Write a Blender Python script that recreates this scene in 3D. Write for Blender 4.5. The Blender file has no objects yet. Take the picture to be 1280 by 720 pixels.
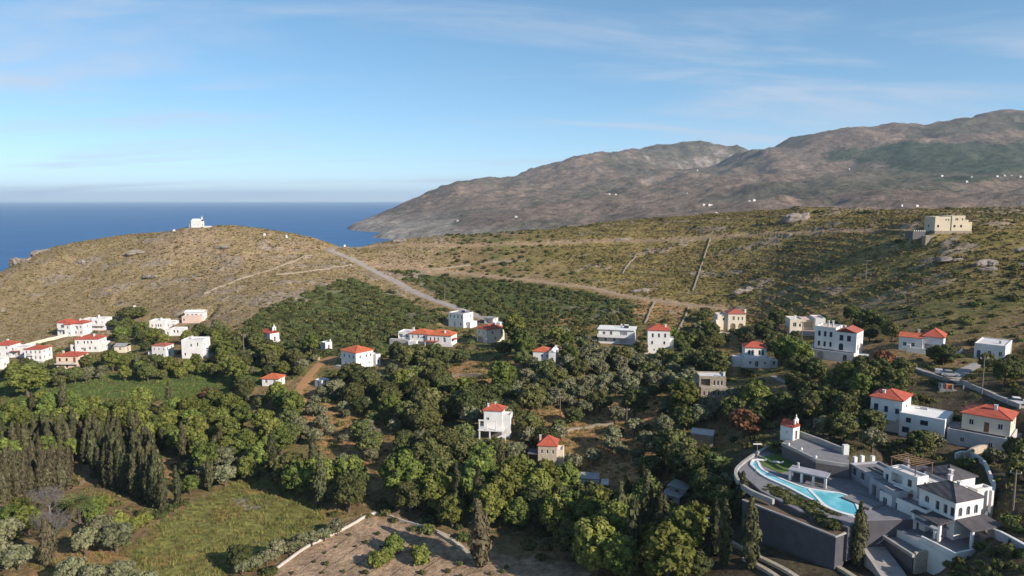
import bpy, bmesh, math, random
import numpy as np
from mathutils import Vector, Matrix
from mathutils.geometry import tessellate_polygon
random.seed(7); RNG = np.random.default_rng(11)
scn = bpy.context.scene
COL = scn.collection
R = math.radians

# ------------------------------------------------------------------ camera
H = 100.0; FPX = 900.0; PITCH = math.atan(110.0/900.0)
cam_d = bpy.data.cameras.new('camera'); cam = bpy.data.objects.new('camera', cam_d); COL.objects.link(cam)
cam.location = (0, 0, H); cam.rotation_euler = (math.pi/2-PITCH, 0, 0)
cam_d.sensor_width = 36; cam_d.lens = 36*FPX/1280; cam_d.clip_start = 1; cam_d.clip_end = 120000
scn.camera = cam
# ------------------------------------------------------------------ world, sun, exposure
SUN_EL = R(26); SUN_DIR = Vector((0.80*math.cos(SUN_EL), -0.60*math.cos(SUN_EL), math.sin(SUN_EL)))
world = bpy.data.worlds.new('World'); scn.world = world; world.use_nodes = True
wn = world.node_tree.nodes; wl = world.node_tree.links; wn.clear()
wo = wn.new('ShaderNodeOutputWorld'); bg = wn.new('ShaderNodeBackground'); bg.inputs[1].default_value = 0.15
sky = wn.new('ShaderNodeTexSky'); sky.sky_type = 'NISHITA'; sky.sun_disc = False
sky.sun_elevation = SUN_EL; sky.sun_rotation = math.atan2(SUN_DIR.x, SUN_DIR.y)
sky.air_density = 0.62; sky.dust_density = 0.0; sky.ozone_density = 3.6; sky.altitude = 100
def wmath(op, a, b=None):
    n = wn.new('ShaderNodeMath'); n.operation = op
    for i, v in enumerate((a, b)):
        if v is None: continue
        if isinstance(v, (int, float)): n.inputs[i].default_value = v
        else: wl.new(v, n.inputs[i])
    return n.outputs[0]
tc = wn.new('ShaderNodeTexCoord'); sp = wn.new('ShaderNodeSeparateXYZ'); wl.new(tc.outputs['Generated'], sp.inputs[0])
den = wmath('ADD', wmath('MAXIMUM', sp.outputs[2], 0.0), 0.13)
cb = wn.new('ShaderNodeCombineXYZ')
wl.new(wmath('DIVIDE', sp.outputs[0], den), cb.inputs[0]); wl.new(wmath('DIVIDE', sp.outputs[1], den), cb.inputs[1])
mp = wn.new('ShaderNodeMapping'); mp.inputs['Rotation'].default_value = (0, 0, R(-8)); mp.inputs['Scale'].default_value = (0.5, 1.6, 1); mp.inputs['Location'].default_value = (17.7, 7.1, 0)
wl.new(cb.outputs[0], mp.inputs[0])
nz = wn.new('ShaderNodeTexNoise'); nz.inputs['Scale'].default_value = 0.9; nz.inputs['Detail'].default_value = 7; nz.inputs['Roughness'].default_value = 0.58; nz.inputs['Distortion'].default_value = 0.5
wl.new(mp.outputs[0], nz.inputs['Vector'])
rmp = wn.new('ShaderNodeMapRange'); rmp.interpolation_type = 'SMOOTHSTEP'
rmp.inputs[1].default_value = 0.45; rmp.inputs[2].default_value = 0.74; rmp.inputs[3].default_value = 0.0; rmp.inputs[4].default_value = 0.75
wl.new(nz.outputs[0], rmp.inputs[0])
cmix = wn.new('ShaderNodeMix'); cmix.data_type = 'RGBA'
wl.new(rmp.outputs[0], cmix.inputs[0]); sgm = wn.new('ShaderNodeGamma'); sgm.inputs[1].default_value = 0.75; wl.new(sky.outputs[0], sgm.inputs[0])
shs = wn.new('ShaderNodeHueSaturation'); shs.inputs['Saturation'].default_value = 1.15; shs.inputs['Hue'].default_value = 0.489; shs.inputs['Value'].default_value = 1.07; wl.new(sgm.outputs[0], shs.inputs['Color'])
wl.new(shs.outputs[0], cmix.inputs[6]); cmix.inputs[7].default_value = (2.9, 3.15, 3.75, 1)
wl.new(cmix.outputs[2], bg.inputs[0]); wl.new(bg.outputs[0], wo.inputs[0])
sun_d = bpy.data.lights.new('sun', 'SUN'); sun_d.energy = 5.0; sun_d.angle = R(0.53); sun_d.color = (1.0, 0.90, 0.78)
sun = bpy.data.objects.new('sun', sun_d); COL.objects.link(sun); sun.location = (150, -100, 300)
sun.rotation_euler = SUN_DIR.to_track_quat('Z', 'Y').to_euler()
scn.view_settings.view_transform = 'Standard'; scn.view_settings.look = 'None'
scn.view_settings.exposure = 0.55; scn.view_settings.gamma = 1.0
scn.render.engine = 'CYCLES'
scn.render.resolution_x = 1024; scn.render.resolution_y = 576

# ------------------------------------------------------------------ pixels <-> places
CP, SP = math.cos(PITCH), math.sin(PITCH)
def ray(px, py):
    u = (px-640)/FPX; v = (py-360)/FPX
    dy = CP - v*SP; dz = -SP - v*CP
    return u/dy, dz/dy                      # per metre of y
def at_D(px, py, D):
    a, b = ray(px, py); return (a*D, D, H+b*D)
def at_z(px, py, z):
    a, b = ray(px, py); D = (z-H)/b; return (a*D, D, z)
def to_px(x, y, z):
    zz = z-H; f = y*CP - zz*SP; up = y*SP + zz*CP
    f = np.maximum(f, 1e-3)
    return 640+FPX*x/f, 360-FPX*up/f

# ------------------------------------------------------------------ numpy noise
def _hash(ix, iy, s):
    n = (ix*374761393 + iy*668265263 + s*974634541) & 0x7fffffff
    n = ((n ^ (n >> 13))*1274126177) & 0x7fffffff
    return ((n ^ (n >> 16)) & 0xffff)/65535.0
def vnoise(x, y, s=0):
    ix = np.floor(x).astype(np.int64); iy = np.floor(y).astype(np.int64); fx = x-ix; fy = y-iy
    fx = fx*fx*fx*(fx*(fx*6-15)+10); fy = fy*fy*fy*(fy*(fy*6-15)+10)
    a = _hash(ix, iy, s); b = _hash(ix+1, iy, s); c = _hash(ix, iy+1, s); d = _hash(ix+1, iy+1, s)
    return (a+(b-a)*fx)*(1-fy)+(c+(d-c)*fx)*fy
def fbm(x, y, s=0, oct=4, gain=0.5, lac=2.03):
    t = 0; a = 1; n = 0
    for o in range(oct):
        t = t + a*vnoise(x, y, s+o*17); n += a; a *= gain; x = x*lac+13.7; y = y*lac+5.1
    return t/n
def ridged(x, y, s=0, oct=4):
    t = 0; a = 1; n = 0
    for o in range(oct):
        t = t + a*(1-abs(2*vnoise(x, y, s+o*29)-1)); n += a; a *= .5; x = x*2.07+3.1; y = y*2.07+9.2
    return t/n
def sstep(a, b, x):
    t = np.clip((x-a)/(b-a), 0, 1); return t*t*(3-2*t)
def tps(pts, lam=0.0):
    P = np.array(pts, float); S = 100.0; X = P[:, :2]/S; n = len(X)
    d2 = ((X[:, None]-X[None])**2).sum(-1)
    K = np.where(d2 > 0, d2*np.log(d2+1e-12), 0)+lam*np.eye(n)
    Q = np.hstack([np.ones((n, 1)), X]); A = np.zeros((n+3, n+3)); A[:n, :n] = K; A[:n, n:] = Q; A[n:, :n] = Q.T
    w = np.linalg.solve(A, np.concatenate([P[:, 2], np.zeros(3)]))
    def f(x, y):
        x = np.asarray(x, float)/S; y = np.asarray(y, float)/S
        o = w[n]+w[n+1]*x+w[n+2]*y
        for i in range(n):
            r2 = (x-X[i, 0])**2+(y-X[i, 1])**2
            o = o+w[i]*r2*np.log(r2+1e-12)
        return o
    return f

# ------------------------------------------------------------------ terrain surveyed points
ZP = [(20,712,31),(150,705,31),(320,600,31),(468,643,30.5),(400,715,30),(560,715,29.5),(700,700,31),(650,640,31.5),(60,600,31),(190,632,31),
 (100,545,32),(40,500,33.5),(160,475,35),(260,470,35.5),(300,520,32),(400,500,34.5),(500,520,33),(560,600,32),(600,480,39),(500,470,38),(360,560,31.5)]
DP = [(85,458,285),(42,452,300),(10,446,310),(110,437,315),(85,418,340),(120,412,350),(205,412,340),(240,400,352),(200,445,285),(240,445,280),(150,440,300),
 (0,420,350),(0,380,395),(100,380,390),(100,340,430),(170,380,385),(170,320,435),(250,370,375),(250,330,420),(250,286,455),(330,360,375),(330,320,430),(330,289,460),(400,300,480),
 (60,312,470),(0,345,460),(380,340,410),(150,296,462),(430,312,490),
 (470,340,425),(520,365,385),(560,380,362),(640,412,312),(350,400,325),(420,390,345),(450,365,378),(500,400,325),
 (340,430,295),(407,437,285),(445,460,258),(515,432,285),(551,431,283),(577,408,318),(612,427,283),(680,454,243),(774,430,270),(826,441,262),(700,385,345),(700,420,290),(337,482,245),(400,483,245),
 (560,344,425),(700,354,395),(800,370,360),(860,381,338),(950,391,312),
 (560,320,455),(700,330,430),(800,340,405),(900,340,385),(1000,340,345),(1000,370,310),(1100,340,300),(1100,380,264),(1200,340,266),(1200,390,230),(1280,330,262),(1280,400,214),
 (460,309,485),(640,304,470),(890,297,432),(1000,290,400),(1100,287,360),(1190,293,305),(1280,275,340),
 (640,291,505),(780,278,500),(900,270,475),(1000,263,450),(1100,263,435),(1200,264,400),(1280,263,385),(540,296,500),(480,303,500),
 (920,412,285),(945,459,225),(893,497,200),(1012,418,255),(1055,447,211),(1160,438,202),(1245,448,190),(1185,470,177),(1150,548,150),(1235,558,143),(1000,500,185),(1100,480,177),(1280,490,157),
 (985,550,150),(930,580,142),(1040,630,122),(1050,695,112),(920,640,128),(1180,680,108),(1250,680,100),(1190,600,125),(1100,600,128),
 (870,640,135),(850,620,143),(900,715,112),(1000,715,106),(800,690,130),(880,560,175),(800,560,182),(750,500,220),(620,553,188),(690,585,180),(745,612,165),(820,480,235),(760,650,150),(960,480,205)]
WP = [(250,150,78),(250,60,85),(150,60,62),(100,40,50),(40,60,36),(-20,60,31),(-150,60,32),(-300,150,33),(-400,300,34),(-450,430,30),(-480,520,-10),(-400,600,-25),
 (350,300,88),(420,400,97),(500,550,80),(420,150,115),(-100,20,33),(100,-40,45),(-250,20,34),
 (-225,520,55),(-240,600,8),(-240,690,-18),(-370,540,8),(-310,540,32),(-130,560,42),(-125,640,5),(-120,720,-25),(-90,570,48),(-60,650,25),(0,600,55),(0,700,25),(90,600,66),(120,700,40),(250,590,66),(260,700,42),(400,600,70),(450,700,48)]
hn_near = tps([at_z(*p) for p in ZP]+[at_D(*p) for p in DP]+WP, 0.004)
# far country: the headlands and the mountains behind the ridge
FP = [(440,291,2350),(452,276,2500),(470,264,2650),(520,241,2950),(600,218,3250),(640,212,3350),(680,205,3500),(750,189,3700),(780,188,3800),(830,184,3950),(890,188,4000),(935,183,4100),(960,190,4200),
 (880,206,3500),(920,192,3550),(980,179,3600),(1050,169,3550),(1110,159,3500),(1180,156,3500),(1230,141,3450),(1250,137,3450),(1285,143,3500),
 (500,286,2050),(480,292,1950),(600,268,1850),(560,272,2000),(640,262,1750),(765,243,1900),(900,240,1700),(1000,250,1300),(1100,230,1700),(1000,215,2150),(1250,220,1900),(1180,200,2400),(800,212,3000),(700,226,2800),
 (850,225,2400),(900,210,2900),(1100,190,2700),(1280,180,2600),(1150,250,1200),(1280,245,1150),(1200,222,1850),(680,250,2100)]
FW = [(-150,760,-30),(0,780,0),(150,780,28),(300,780,42),(500,780,50),(800,780,80),(1100,700,120),(0,1100,-25),(200,1100,20),(400,1050,50),(700,1050,70),(-400,900,-60),(-300,1500,-60),(-560,2050,-40),(-100,1450,-28),(-640,2450,-45),(-660,2900,-45),(-800,3500,-60),(-700,4500,-50),(-200,4200,20),
 (700,5200,150),(1369,3880,255),(1754,3880,330),(1090,3780,225),(2150,3880,360),(1800,5500,250),(3000,5000,350),(3500,3500,450),(3000,2200,300),(2200,1300,200),(1600,700,170),(0,5600,-40),(500,6500,-40),(2500,6800,-20),(-430,1850,-35),(-480,2200,-25)]
hn_far = tps([at_D(*p) for p in FP]+FW, 0.002)
def h_far(x, y):
    b = hn_far(x, y)
    amp = np.clip((b+5)/160, 0.05, 1.0)
    g = (ridged(x/420.0, y/520.0, 5, 5)-0.62)*66 + (fbm(x/130.0, y/130.0, 9, 5)-0.5)*42 + (ridged(x/60., y/60., 19, 3)-.5)*14
    h = b + (g-27)*amp
    d = np.maximum(0, 22-np.abs(h-11))        # sea cliffs
    return np.where(h > 0, h + sstep(0, 9, h)*np.where(h < 40, (40-h)*0.22, 0), h)
def h_base(x, y):
    t = sstep(600, 800, y)
    n = hn_near(x, y)
    n = n + (fbm(x/26., y/26., 3, 3)-.5)*1.8*sstep(150, 330, y)
    return n*(1-t)+h_far(x, y)*t

# near grid (finer where it is close)
GX = np.unique(np.concatenate([np.arange(-480, -230, 2.2), np.arange(-230, 230, 1.25), np.arange(230, 490, 2.2)]))
GY = np.unique(np.concatenate([np.arange(0, 95, 4.0), np.arange(95, 300, 1.15), np.arange(300, 530, 1.7), np.arange(530, 812, 5.0)]))
MX, MY = np.meshgrid(GX, GY)
GZ = h_base(MX, MY)
GZ0 = GZ.copy()
def gh(x, y, G=None):
    G = GZ if G is None else G
    x = np.asarray(x, float); y = np.asarray(y, float)
    i = np.clip(np.searchsorted(GX, x)-1, 0, len(GX)-2); j = np.clip(np.searchsorted(GY, y)-1, 0, len(GY)-2)
    fx = np.clip((x-GX[i])/(GX[i+1]-GX[i]), 0, 1); fy = np.clip((y-GY[j])/(GY[j+1]-GY[j]), 0, 1)
    return (G[j, i]*(1-fx)+G[j, i+1]*fx)*(1-fy)+(G[j+1, i]*(1-fx)+G[j+1, i+1]*fx)*fy
def ground(px, py, d0=70, d1=790):
    a, b = ray(px, py); D = np.arange(d0, d1, 0.4)
    hit = np.nonzero(H+b*D <= gh(a*D, D))[0]
    if len(hit) == 0:
        k = np.argmax(gh(a*D, D)-(H+b*D)); D = D[k]
    else: D = D[hit[0]]
    return (a*D, D, float(gh(a*D, D)))
PADMASK = np.zeros_like(GZ)
def pad_rect(cx, cy, yaw, x0, x1, y0, y1, z, blend=4.0):
    c, s = math.cos(yaw), math.sin(yaw); dx = MX-cx; dy = MY-cy
    lx = dx*c+dy*s; ly = -dx*s+dy*c
    d = np.hypot(np.maximum(np.maximum(x0-lx, lx-x1), 0), np.maximum(np.maximum(y0-ly, ly-y1), 0))
    w = 1-sstep(0, blend, d)
    GZ[:] = GZ*(1-w)+z*w; PADMASK[:] = np.maximum(PADMASK, w*(d < 1.5))
def catmull(P, step):
    P = [np.array(p, float) for p in P]; P = [2*P[0]-P[1]]+P+[2*P[-1]-P[-2]]; out = []
    for i in range(1, len(P)-2):
        n = max(2, int(np.linalg.norm(P[i+1]-P[i])/step))
        for t in np.arange(n)/n:
            out.append(.5*((2*P[i])+(-P[i-1]+P[i+1])*t+(2*P[i-1]-5*P[i]+4*P[i+1]-P[i+2])*t*t+(-P[i-1]+3*P[i]-3*P[i+1]+P[i+2])*t**3))
    out.append(P[-2]); return np.array(out)
def pad_path(C, half, blend=3.0):
    lo = C[:, :2].min(0)-half-blend-3; hi = C[:, :2].max(0)+half+blend+3
    m = (MX > lo[0]) & (MX < hi[0]) & (MY > lo[1]) & (MY < hi[1]); q = np.stack([MX[m], MY[m]], -1)
    best = np.full(len(q), 1e9); bz = np.zeros(len(q))
    for i in range(len(C)-1):
        a = C[i, :2]; d = C[i+1, :2]-a; L = max(d@d, 1e-9)
        t = np.clip(((q-a)@d)/L, 0, 1); r = np.hypot(*(q-a-t[:, None]*d).T); z = C[i, 2]+t*(C[i+1, 2]-C[i, 2])
        k = r < best; best[k] = r[k]; bz[k] = z[k]
    w = 1-sstep(half, half+blend, best); GZ[m] = GZ[m]*(1-w)+bz*w; PADMASK[m] = np.maximum(PADMASK[m], (best < half+.3)*1.0)
def inpoly(px, py, poly):
    c = np.zeros(np.shape(px), bool); n = len(poly)
    for i in range(n):
        x1, y1 = poly[i]; x2, y2 = poly[(i+1) % n]
        if y1 == y2: continue
        k = ((y1 > py) != (y2 > py)) & (px < (x2-x1)*(py-y1)/(y2-y1)+x1)
        c ^= k
    return c

# ------------------------------------------------------------------ materials
MATS = {}
def new_mat(name):
    m = bpy.data.materials.new(name); m.use_nodes = True; nt = m.node_tree
    return m, nt, nt.nodes['Principled BSDF']
def nnode(nt, t, **kw):
    n = nt.nodes.new(t)
    for k, v in kw.items():
        if k in n.inputs: n.inputs[k].default_value = v
        else: setattr(n, k, v)
    return n
def mixrgb(nt, fac, a, b, mode='MIX'):
    n = nt.nodes.new('ShaderNodeMix'); n.data_type = 'RGBA'; n.blend_type = mode
    for i, v in ((0, fac), (6, a), (7, b)):
        if isinstance(v, (int, float)): n.inputs[i].default_value = v
        elif isinstance(v, tuple): n.inputs[i].default_value = (*v, 1) if len(v) == 3 else v
        else: nt.links.new(v, n.inputs[i])
    return n.outputs[2]
def mrange(nt, v, a, b, c=0., d=1.):
    n = nt.nodes.new('ShaderNodeMapRange'); n.interpolation_type = 'SMOOTHSTEP'; nt.links.new(v, n.inputs[0])
    for i, q in enumerate((a, b, c, d)): n.inputs[i+1].default_value = q
    return n.outputs[0]
def noise(nt, scale, detail=4, rough=.55, coord='Object', vec=None):
    n = nt.nodes.new('ShaderNodeTexNoise'); n.inputs['Scale'].default_value = scale; n.inputs['Detail'].default_value = detail; n.inputs['Roughness'].default_value = rough
    if vec is None:
        t = nt.nodes.new('ShaderNodeTexCoord'); vec = t.outputs[coord]
    nt.links.new(vec, n.inputs['Vector']); return n.outputs[0]
def bump(nt, bs, h, strength, dist):
    b = nt.nodes.new('ShaderNodeBump'); b.inputs['Strength'].default_value = strength; b.inputs['Distance'].default_value = dist
    nt.links.new(h, b.inputs['Height']); nt.links.new(b.outputs[0], bs.inputs['Normal'])
def plain(name, c1, c2=None, rough=.8, scale=1.5, bmp=0.0, metal=0., spec=.3, vary=0.0):
    """two-tone worn surface; vary: small difference from one thing to the next"""
    m, nt, bs = new_mat(name); bs.inputs['Roughness'].default_value = rough; bs.inputs['Metallic'].default_value = metal
    bs.inputs['Specular IOR Level'].default_value = spec
    c2 = c2 or tuple(x*.82 for x in c1)
    n = noise(nt, scale, 5, .6); f = mrange(nt, n, .35, .68); col = mixrgb(nt, f, c1, c2)
    if vary:
        oi = nt.nodes.new('ShaderNodeObjectInfo'); v = mrange(nt, oi.outputs['Random'], 0, 1, 1-vary, 1+vary)
        hs = nt.nodes.new('ShaderNodeHueSaturation'); nt.links.new(v, hs.inputs['Value']); nt.links.new(col, hs.inputs['Color']); col = hs.outputs[0]
    nt.links.new(col, bs.inputs['Base Color'])
    if bmp: bump(nt, bs, noise(nt, scale*5, 4, .6), .6, bmp)
    MATS[name] = m; return m
def leafmat(name, c1, c2, scale=.7, vary=.25, hue=.02, trans=.0):
    m, nt, bs = new_mat(name); bs.inputs['Roughness'].default_value = .75; bs.inputs['Specular IOR Level'].default_value = .12
    oi = nt.nodes.new('ShaderNodeObjectInfo')
    f = mrange(nt, noise(nt, scale, 3, .6), .36, .66); col = mixrgb(nt, f, c1, c2)
    g = nt.nodes.new('ShaderNodeNewGeometry')
    rp = mrange(nt, g.outputs['Random Per Island'], 0, 1, .72, 1.3)
    v = mrange(nt, oi.outputs['Random'], 0, 1, 1-vary, 1+vary)
    mm = nt.nodes.new('ShaderNodeMath'); mm.operation = 'MULTIPLY'; nt.links.new(rp, mm.inputs[0]); nt.links.new(v, mm.inputs[1])
    w = nt.nodes.new('ShaderNodeTexWhiteNoise'); w.noise_dimensions = '1D'; nt.links.new(oi.outputs['Random'], w.inputs['W'])
    hh = mrange(nt, w.outputs['Value'], 0, 1, .5-hue, .5+hue)
    hs = nt.nodes.new('ShaderNodeHueSaturation'); nt.links.new(mm.outputs[0], hs.inputs['Value']); nt.links.new(hh, hs.inputs['Hue']); nt.links.new(col, hs.inputs['Color'])
    nt.links.new(hs.outputs[0], bs.inputs['Base Color'])
    MATS[name] = m; return m
# ------------------------------------------------------------------ mesh helpers
def link(name, me, mat=None, parent=None, loc=None):
    if isinstance(me, bmesh.types.BMesh):
        b = me; me = bpy.data.meshes.new(name); b.to_mesh(me); b.free()
    o = bpy.data.objects.new(name, me); COL.objects.link(o)
    if mat is not None:
        me.materials.clear(); me.materials.append(MATS[mat] if isinstance(mat, str) else mat)
    if parent is not None: o.parent = parent
    if loc is not None: o.location = loc
    return o
def tag(o, label=None, cat=None, group=None, kind=None):
    if label: o['label'] = label
    if cat: o['category'] = cat
    if group: o['group'] = group
    if kind: o['kind'] = kind
    return o
def thing(name, label, cat, loc, rz=0., group=None, scale=None):
    o = bpy.data.objects.new(name, None); COL.objects.link(o); o.empty_display_size = .5
    o.location = loc; o.rotation_euler = (0, 0, rz)
    if scale is not None: o.scale = scale if not isinstance(scale, (int, float)) else (scale,)*3
    return tag(o, label, cat, group)
def bx(bm, x0, x1, y0, y1, z0, z1):
    v = [bm.verts.new(p) for p in ((x0,y0,z0),(x1,y0,z0),(x1,y1,z0),(x0,y1,z0),(x0,y0,z1),(x1,y0,z1),(x1,y1,z1),(x0,y1,z1))]
    for f in ((3,2,1,0),(4,5,6,7),(0,1,5,4),(1,2,6,5),(2,3,7,6),(3,0,4,7)): bm.faces.new([v[i] for i in f])
    return bm
def box(name, mat, parent, *b):
    return link(name, bx(bmesh.new(), *b), mat, parent)
def boxes(name, mat, parent, lst):
    bm = bmesh.new()
    for b in lst: bx(bm, *b)
    return link(name, bm, mat, parent)
def tube(bm, P, rad, seg=8, cap=True):
    rings = []; P = [Vector(p) for p in P]
    if not hasattr(rad, '__len__'): rad = [rad]*len(P)
    for i, p in enumerate(P):
        d = (P[min(i+1, len(P)-1)]-P[max(i-1, 0)]).normalized()
        a = d.orthogonal().normalized() if i == 0 else (a-d*a.dot(d)).normalized()
        b = d.cross(a)
        rings.append([bm.verts.new(p+(a*math.cos(t)+b*math.sin(t))*rad[i]) for t in [2*math.pi*k/seg for k in range(seg)]])
    for r1, r2 in zip(rings, rings[1:]):
        for k in range(seg): bm.faces.new((r1[k], r1[(k+1) % seg], r2[(k+1) % seg], r2[k]))
    if cap: bm.faces.new(rings[0][::-1]); bm.faces.new(rings[-1])
    return bm
def prism(bm, poly, z0, z1):
    """vertical prism over a plan polygon; z may be a list per corner"""
    n = len(poly); zt = z1 if hasattr(z1, '__len__') else [z1]*n; zb = z0 if hasattr(z0, '__len__') else [z0]*n
    area = sum(poly[i][0]*poly[(i+1) % n][1]-poly[(i+1) % n][0]*poly[i][1] for i in range(n))
    if area < 0: poly = poly[::-1]; zt = zt[::-1]; zb = zb[::-1]
    a = [bm.verts.new((p[0], p[1], z)) for p, z in zip(poly, zb)]; b = [bm.verts.new((p[0], p[1], z)) for p, z in zip(poly, zt)]
    for i in range(n): bm.faces.new((a[i], a[(i+1) % n], b[(i+1) % n], b[i]))
    for t in tessellate_polygon([[Vector((p[0], p[1], 0)) for p in poly]]):
        q = [t[0], t[1], t[2]]
        s = (poly[q[1]][0]-poly[q[0]][0])*(poly[q[2]][1]-poly[q[0]][1])-(poly[q[2]][0]-poly[q[0]][0])*(poly[q[1]][1]-poly[q[0]][1])
        if s < 0: q = q[::-1]
        try: bm.faces.new([b[i] for i in q]); bm.faces.new([a[i] for i in q[::-1]])
        except ValueError: pass
    return bm
def wall_line(bm, C, thick, drop, zoff=0.0):
    """a wall along a 3-D line: top follows the line, foot 'drop' below"""
    C = np.asarray(C, float); n = len(C); L = []; Rr = []
    for i in range(n):
        d = C[min(i+1, n-1), :2]-C[max(i-1, 0), :2]; d = d/(np.hypot(*d)+1e-9); nn = np.array((-d[1], d[0]))*thick/2
        L.append(C[i, :2]+nn); Rr.append(C[i, :2]-nn)
    V = []
    for i in range(n):
        z = C[i, 2]+zoff; dr = drop[i] if hasattr(drop, '__len__') else drop
        V.append([bm.verts.new((*L[i], z-dr)), bm.verts.new((*Rr[i], z-dr)), bm.verts.new((*Rr[i], z)), bm.verts.new((*L[i], z))])
    for i in range(n-1):
        a, b = V[i], V[i+1]
        for k in range(4): bm.faces.new((a[k], b[k], b[(k+1) % 4], a[(k+1) % 4]))
    bm.faces.new(V[0][::-1]); bm.faces.new(V[-1])
    bmesh.ops.recalc_face_normals(bm, faces=bm.faces[:])
    return bm
def strip(bm, C, half, lift=0.05, skirt=0.35):
    C = np.asarray(C, float); n = len(C); V = []
    for i in range(n):
        d = C[min(i+1, n-1), :2]-C[max(i-1, 0), :2]; d = d/(np.hypot(*d)+1e-9); nn = np.array((-d[1], d[0]))
        row = []
        for s, dz in ((1, -skirt), (1, 0), (0, .03), (-1, 0), (-1, -skirt)):
            q = C[i, :2]+nn*half*s; row.append(bm.verts.new((q[0], q[1], C[i, 2]+lift+dz)))
        V.append(row)
    for i in range(n-1):
        for k in range(4): bm.faces.new((V[i][k], V[i+1][k], V[i+1][k+1], V[i][k+1]))
    bmesh.ops.recalc_face_normals(bm, faces=bm.faces[:])
    return bm
def grid_mesh(name, X, Y, Z, attrs):
    ny, nx = X.shape; me = bpy.data.meshes.new(name)
    idx = np.arange(nx*ny).reshape(ny, nx)
    q = np.stack([idx[:-1, :-1], idx[:-1, 1:], idx[1:, 1:], idx[1:, :-1]], -1).reshape(-1, 4)
    me.vertices.add(nx*ny); me.vertices.foreach_set('co', np.stack([X, Y, Z], -1).ravel().astype(np.float32))
    me.loops.add(q.size); me.loops.foreach_set('vertex_index', q.ravel().astype(np.int32))
    me.polygons.add(len(q)); me.polygons.foreach_set('loop_start', np.arange(0, q.size, 4, dtype=np.int32)); me.polygons.foreach_set('loop_total', np.full(len(q), 4, np.int32))
    me.update(calc_edges=True); me.polygons.foreach_set('use_smooth', np.ones(len(q), bool))
    for k, v in attrs.items():
        if v.ndim == 3:
            a = me.color_attributes.new(k, 'FLOAT_COLOR', 'POINT'); a.data.foreach_set('color', np.concatenate([v, np.ones((ny, nx, 1))], -1).ravel().astype(np.float32))
        else:
            a = me.attributes.new(k, 'FLOAT', 'POINT'); a.data.foreach_set('value', v.ravel().astype(np.float32))
    return me

# ------------------------------------------------------------------ roads surveyed on the slopes
def road_line(pts, step=4.0, smooth=6):
    P = [ground(*p) for p in pts]; C = catmull(P, step)
    C[:, 2] = gh(C[:, 0], C[:, 1])
    for _ in range(smooth): C[1:-1, 2] = (C[:-2, 2]+2*C[1:-1, 2]+C[2:, 2])/4
    return C
ROADS = [
 ('road', 'tarmac', 2.5, [(432,309),(420,308.5),(412,311),(420,316),(445,326),(470,340),(495,352),(520,366),(545,376),(562,382),(590,392),(614,402),(642,416)]),
 ('dirt_track', 'dirt_road', 2.0, [(466,331),(500,333),(560,340),(620,346),(670,351),(700,355),(740,360),(790,371),(850,380),(905,386)]),
 ('dirt_track', 'dirt_road', 1.7, [(436,310),(470,307.5),(540,306),(640,304.5),(760,301),(890,297),(960,292),(1040,289),(1110,287),(1135,287)]),
 ('lane', 'concrete_road', 1.7, [(1120,447),(1135,458),(1160,467),(1190,473),(1215,483),(1240,493),(1262,503),(1290,512)]),
 ('lane', 'concrete_road', 1.5, [(1190,473),(1205,464),(1222,456),(1238,451)]),
 ('dirt_track', 'ochre_track', 1.5, [(430,446),(412,447),(398,457),(388,468),(378,481),(372,500),(378,515)]),
 ('foot_path', 'concrete_road', .9, [(966,470),(985,480),(1003,486)]),
]
RL = []
for nm, mt, hw, pts in ROADS:
    C = road_line(pts); RL.append((nm, mt, hw, C))
SPOIL = np.zeros_like(GZ)
for nm, mt, hw, C in RL:
    pad_path(C, hw+.6, 3.0)
    if mt in ('dirt_road', 'tarmac'):
        for i in range(len(C)): SPOIL[:] = np.maximum(SPOIL, 1-sstep(hw+(1.2 if mt == 'dirt_road' else .2), hw+(4.2 if mt == 'dirt_road' else 1.6), np.hypot(MX-C[i, 0], (MY-C[i, 1]))))
# ------------------------------------------------------------------ building plots: pixel of the front foot, yaw, plan size
SITES = dict(
 A=(12,447,0,12,7), B=(42,452,0,7.6,7), C=(85,463,0,8.6,7), D=(109,440,2,10,7), E=(86,420,-4,11,7), F=(118,413,0,12,6), G=(150,441,0,4.6,4.5), Hh=(199,448,-8,6,5.5), I=(241,448,0,8.4,7),
 J=(203,411,2,12,6), Jl=(213,420,2,8,4), K=(243,399,4,9,5), Kp=(238,404,4,8,4), L=(332,427,-35,6.2,4.6), M=(404,437,-40,3.2,3.2), N=(436,460,-40,8.6,8), O=(338,483,-8,6,5), P=(398,484,-35,3.6,3.4),
 Q=(515,431,-16,13,7), Rr=(549,432,-15,10,7), S=(570,409,-35,8.6,7), T=(602,428,-52,6.5,9), Ts=(611,405,-30,5,4), U=(680,455,-14,8,6), V=(770,430,-14,13.5,8), W=(823,442,-8,8,7.5),
 X=(921,413,-4,9,7), Y=(945,460,-8,9,7), Z=(890,497,-4,7.5,6), AA=(1009,419,-8,12,8), AB=(1040,451,-40,12,9), AC=(1150,440,-35,10,8), AD=(1236,450,-42,7,11), AF=(614,552,-10,6.5,7), AG=(684,586,-8,4.8,5.2),
 AH=(877,559,-22,5.5,4.5), AI=(742,612,-8,7,4), AJ=(1130,546,-42,15,9), AK=(1222,562,-42,10,9), RH=(1190,292,0,15,8), CH=(246,284.5,0,7,5), e0=(-6,462,0,5,5), G2=(838,634,-35,3.4,3), G3=(846,624,-35,3.6,3.4))
PLOT = {}
for k, (px, py, yw, W, Dp) in SITES.items():
    g = ground(px, py); PLOT[k] = (g[0], g[1], g[2], R(yw), W, Dp)
    if k not in ('G2', 'G3'):
        pad_rect(g[0], g[1], R(yw), -W/2-1.5, W/2+1.5, -1.8, Dp+1.0, g[2]-.05, 5.0)
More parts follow.
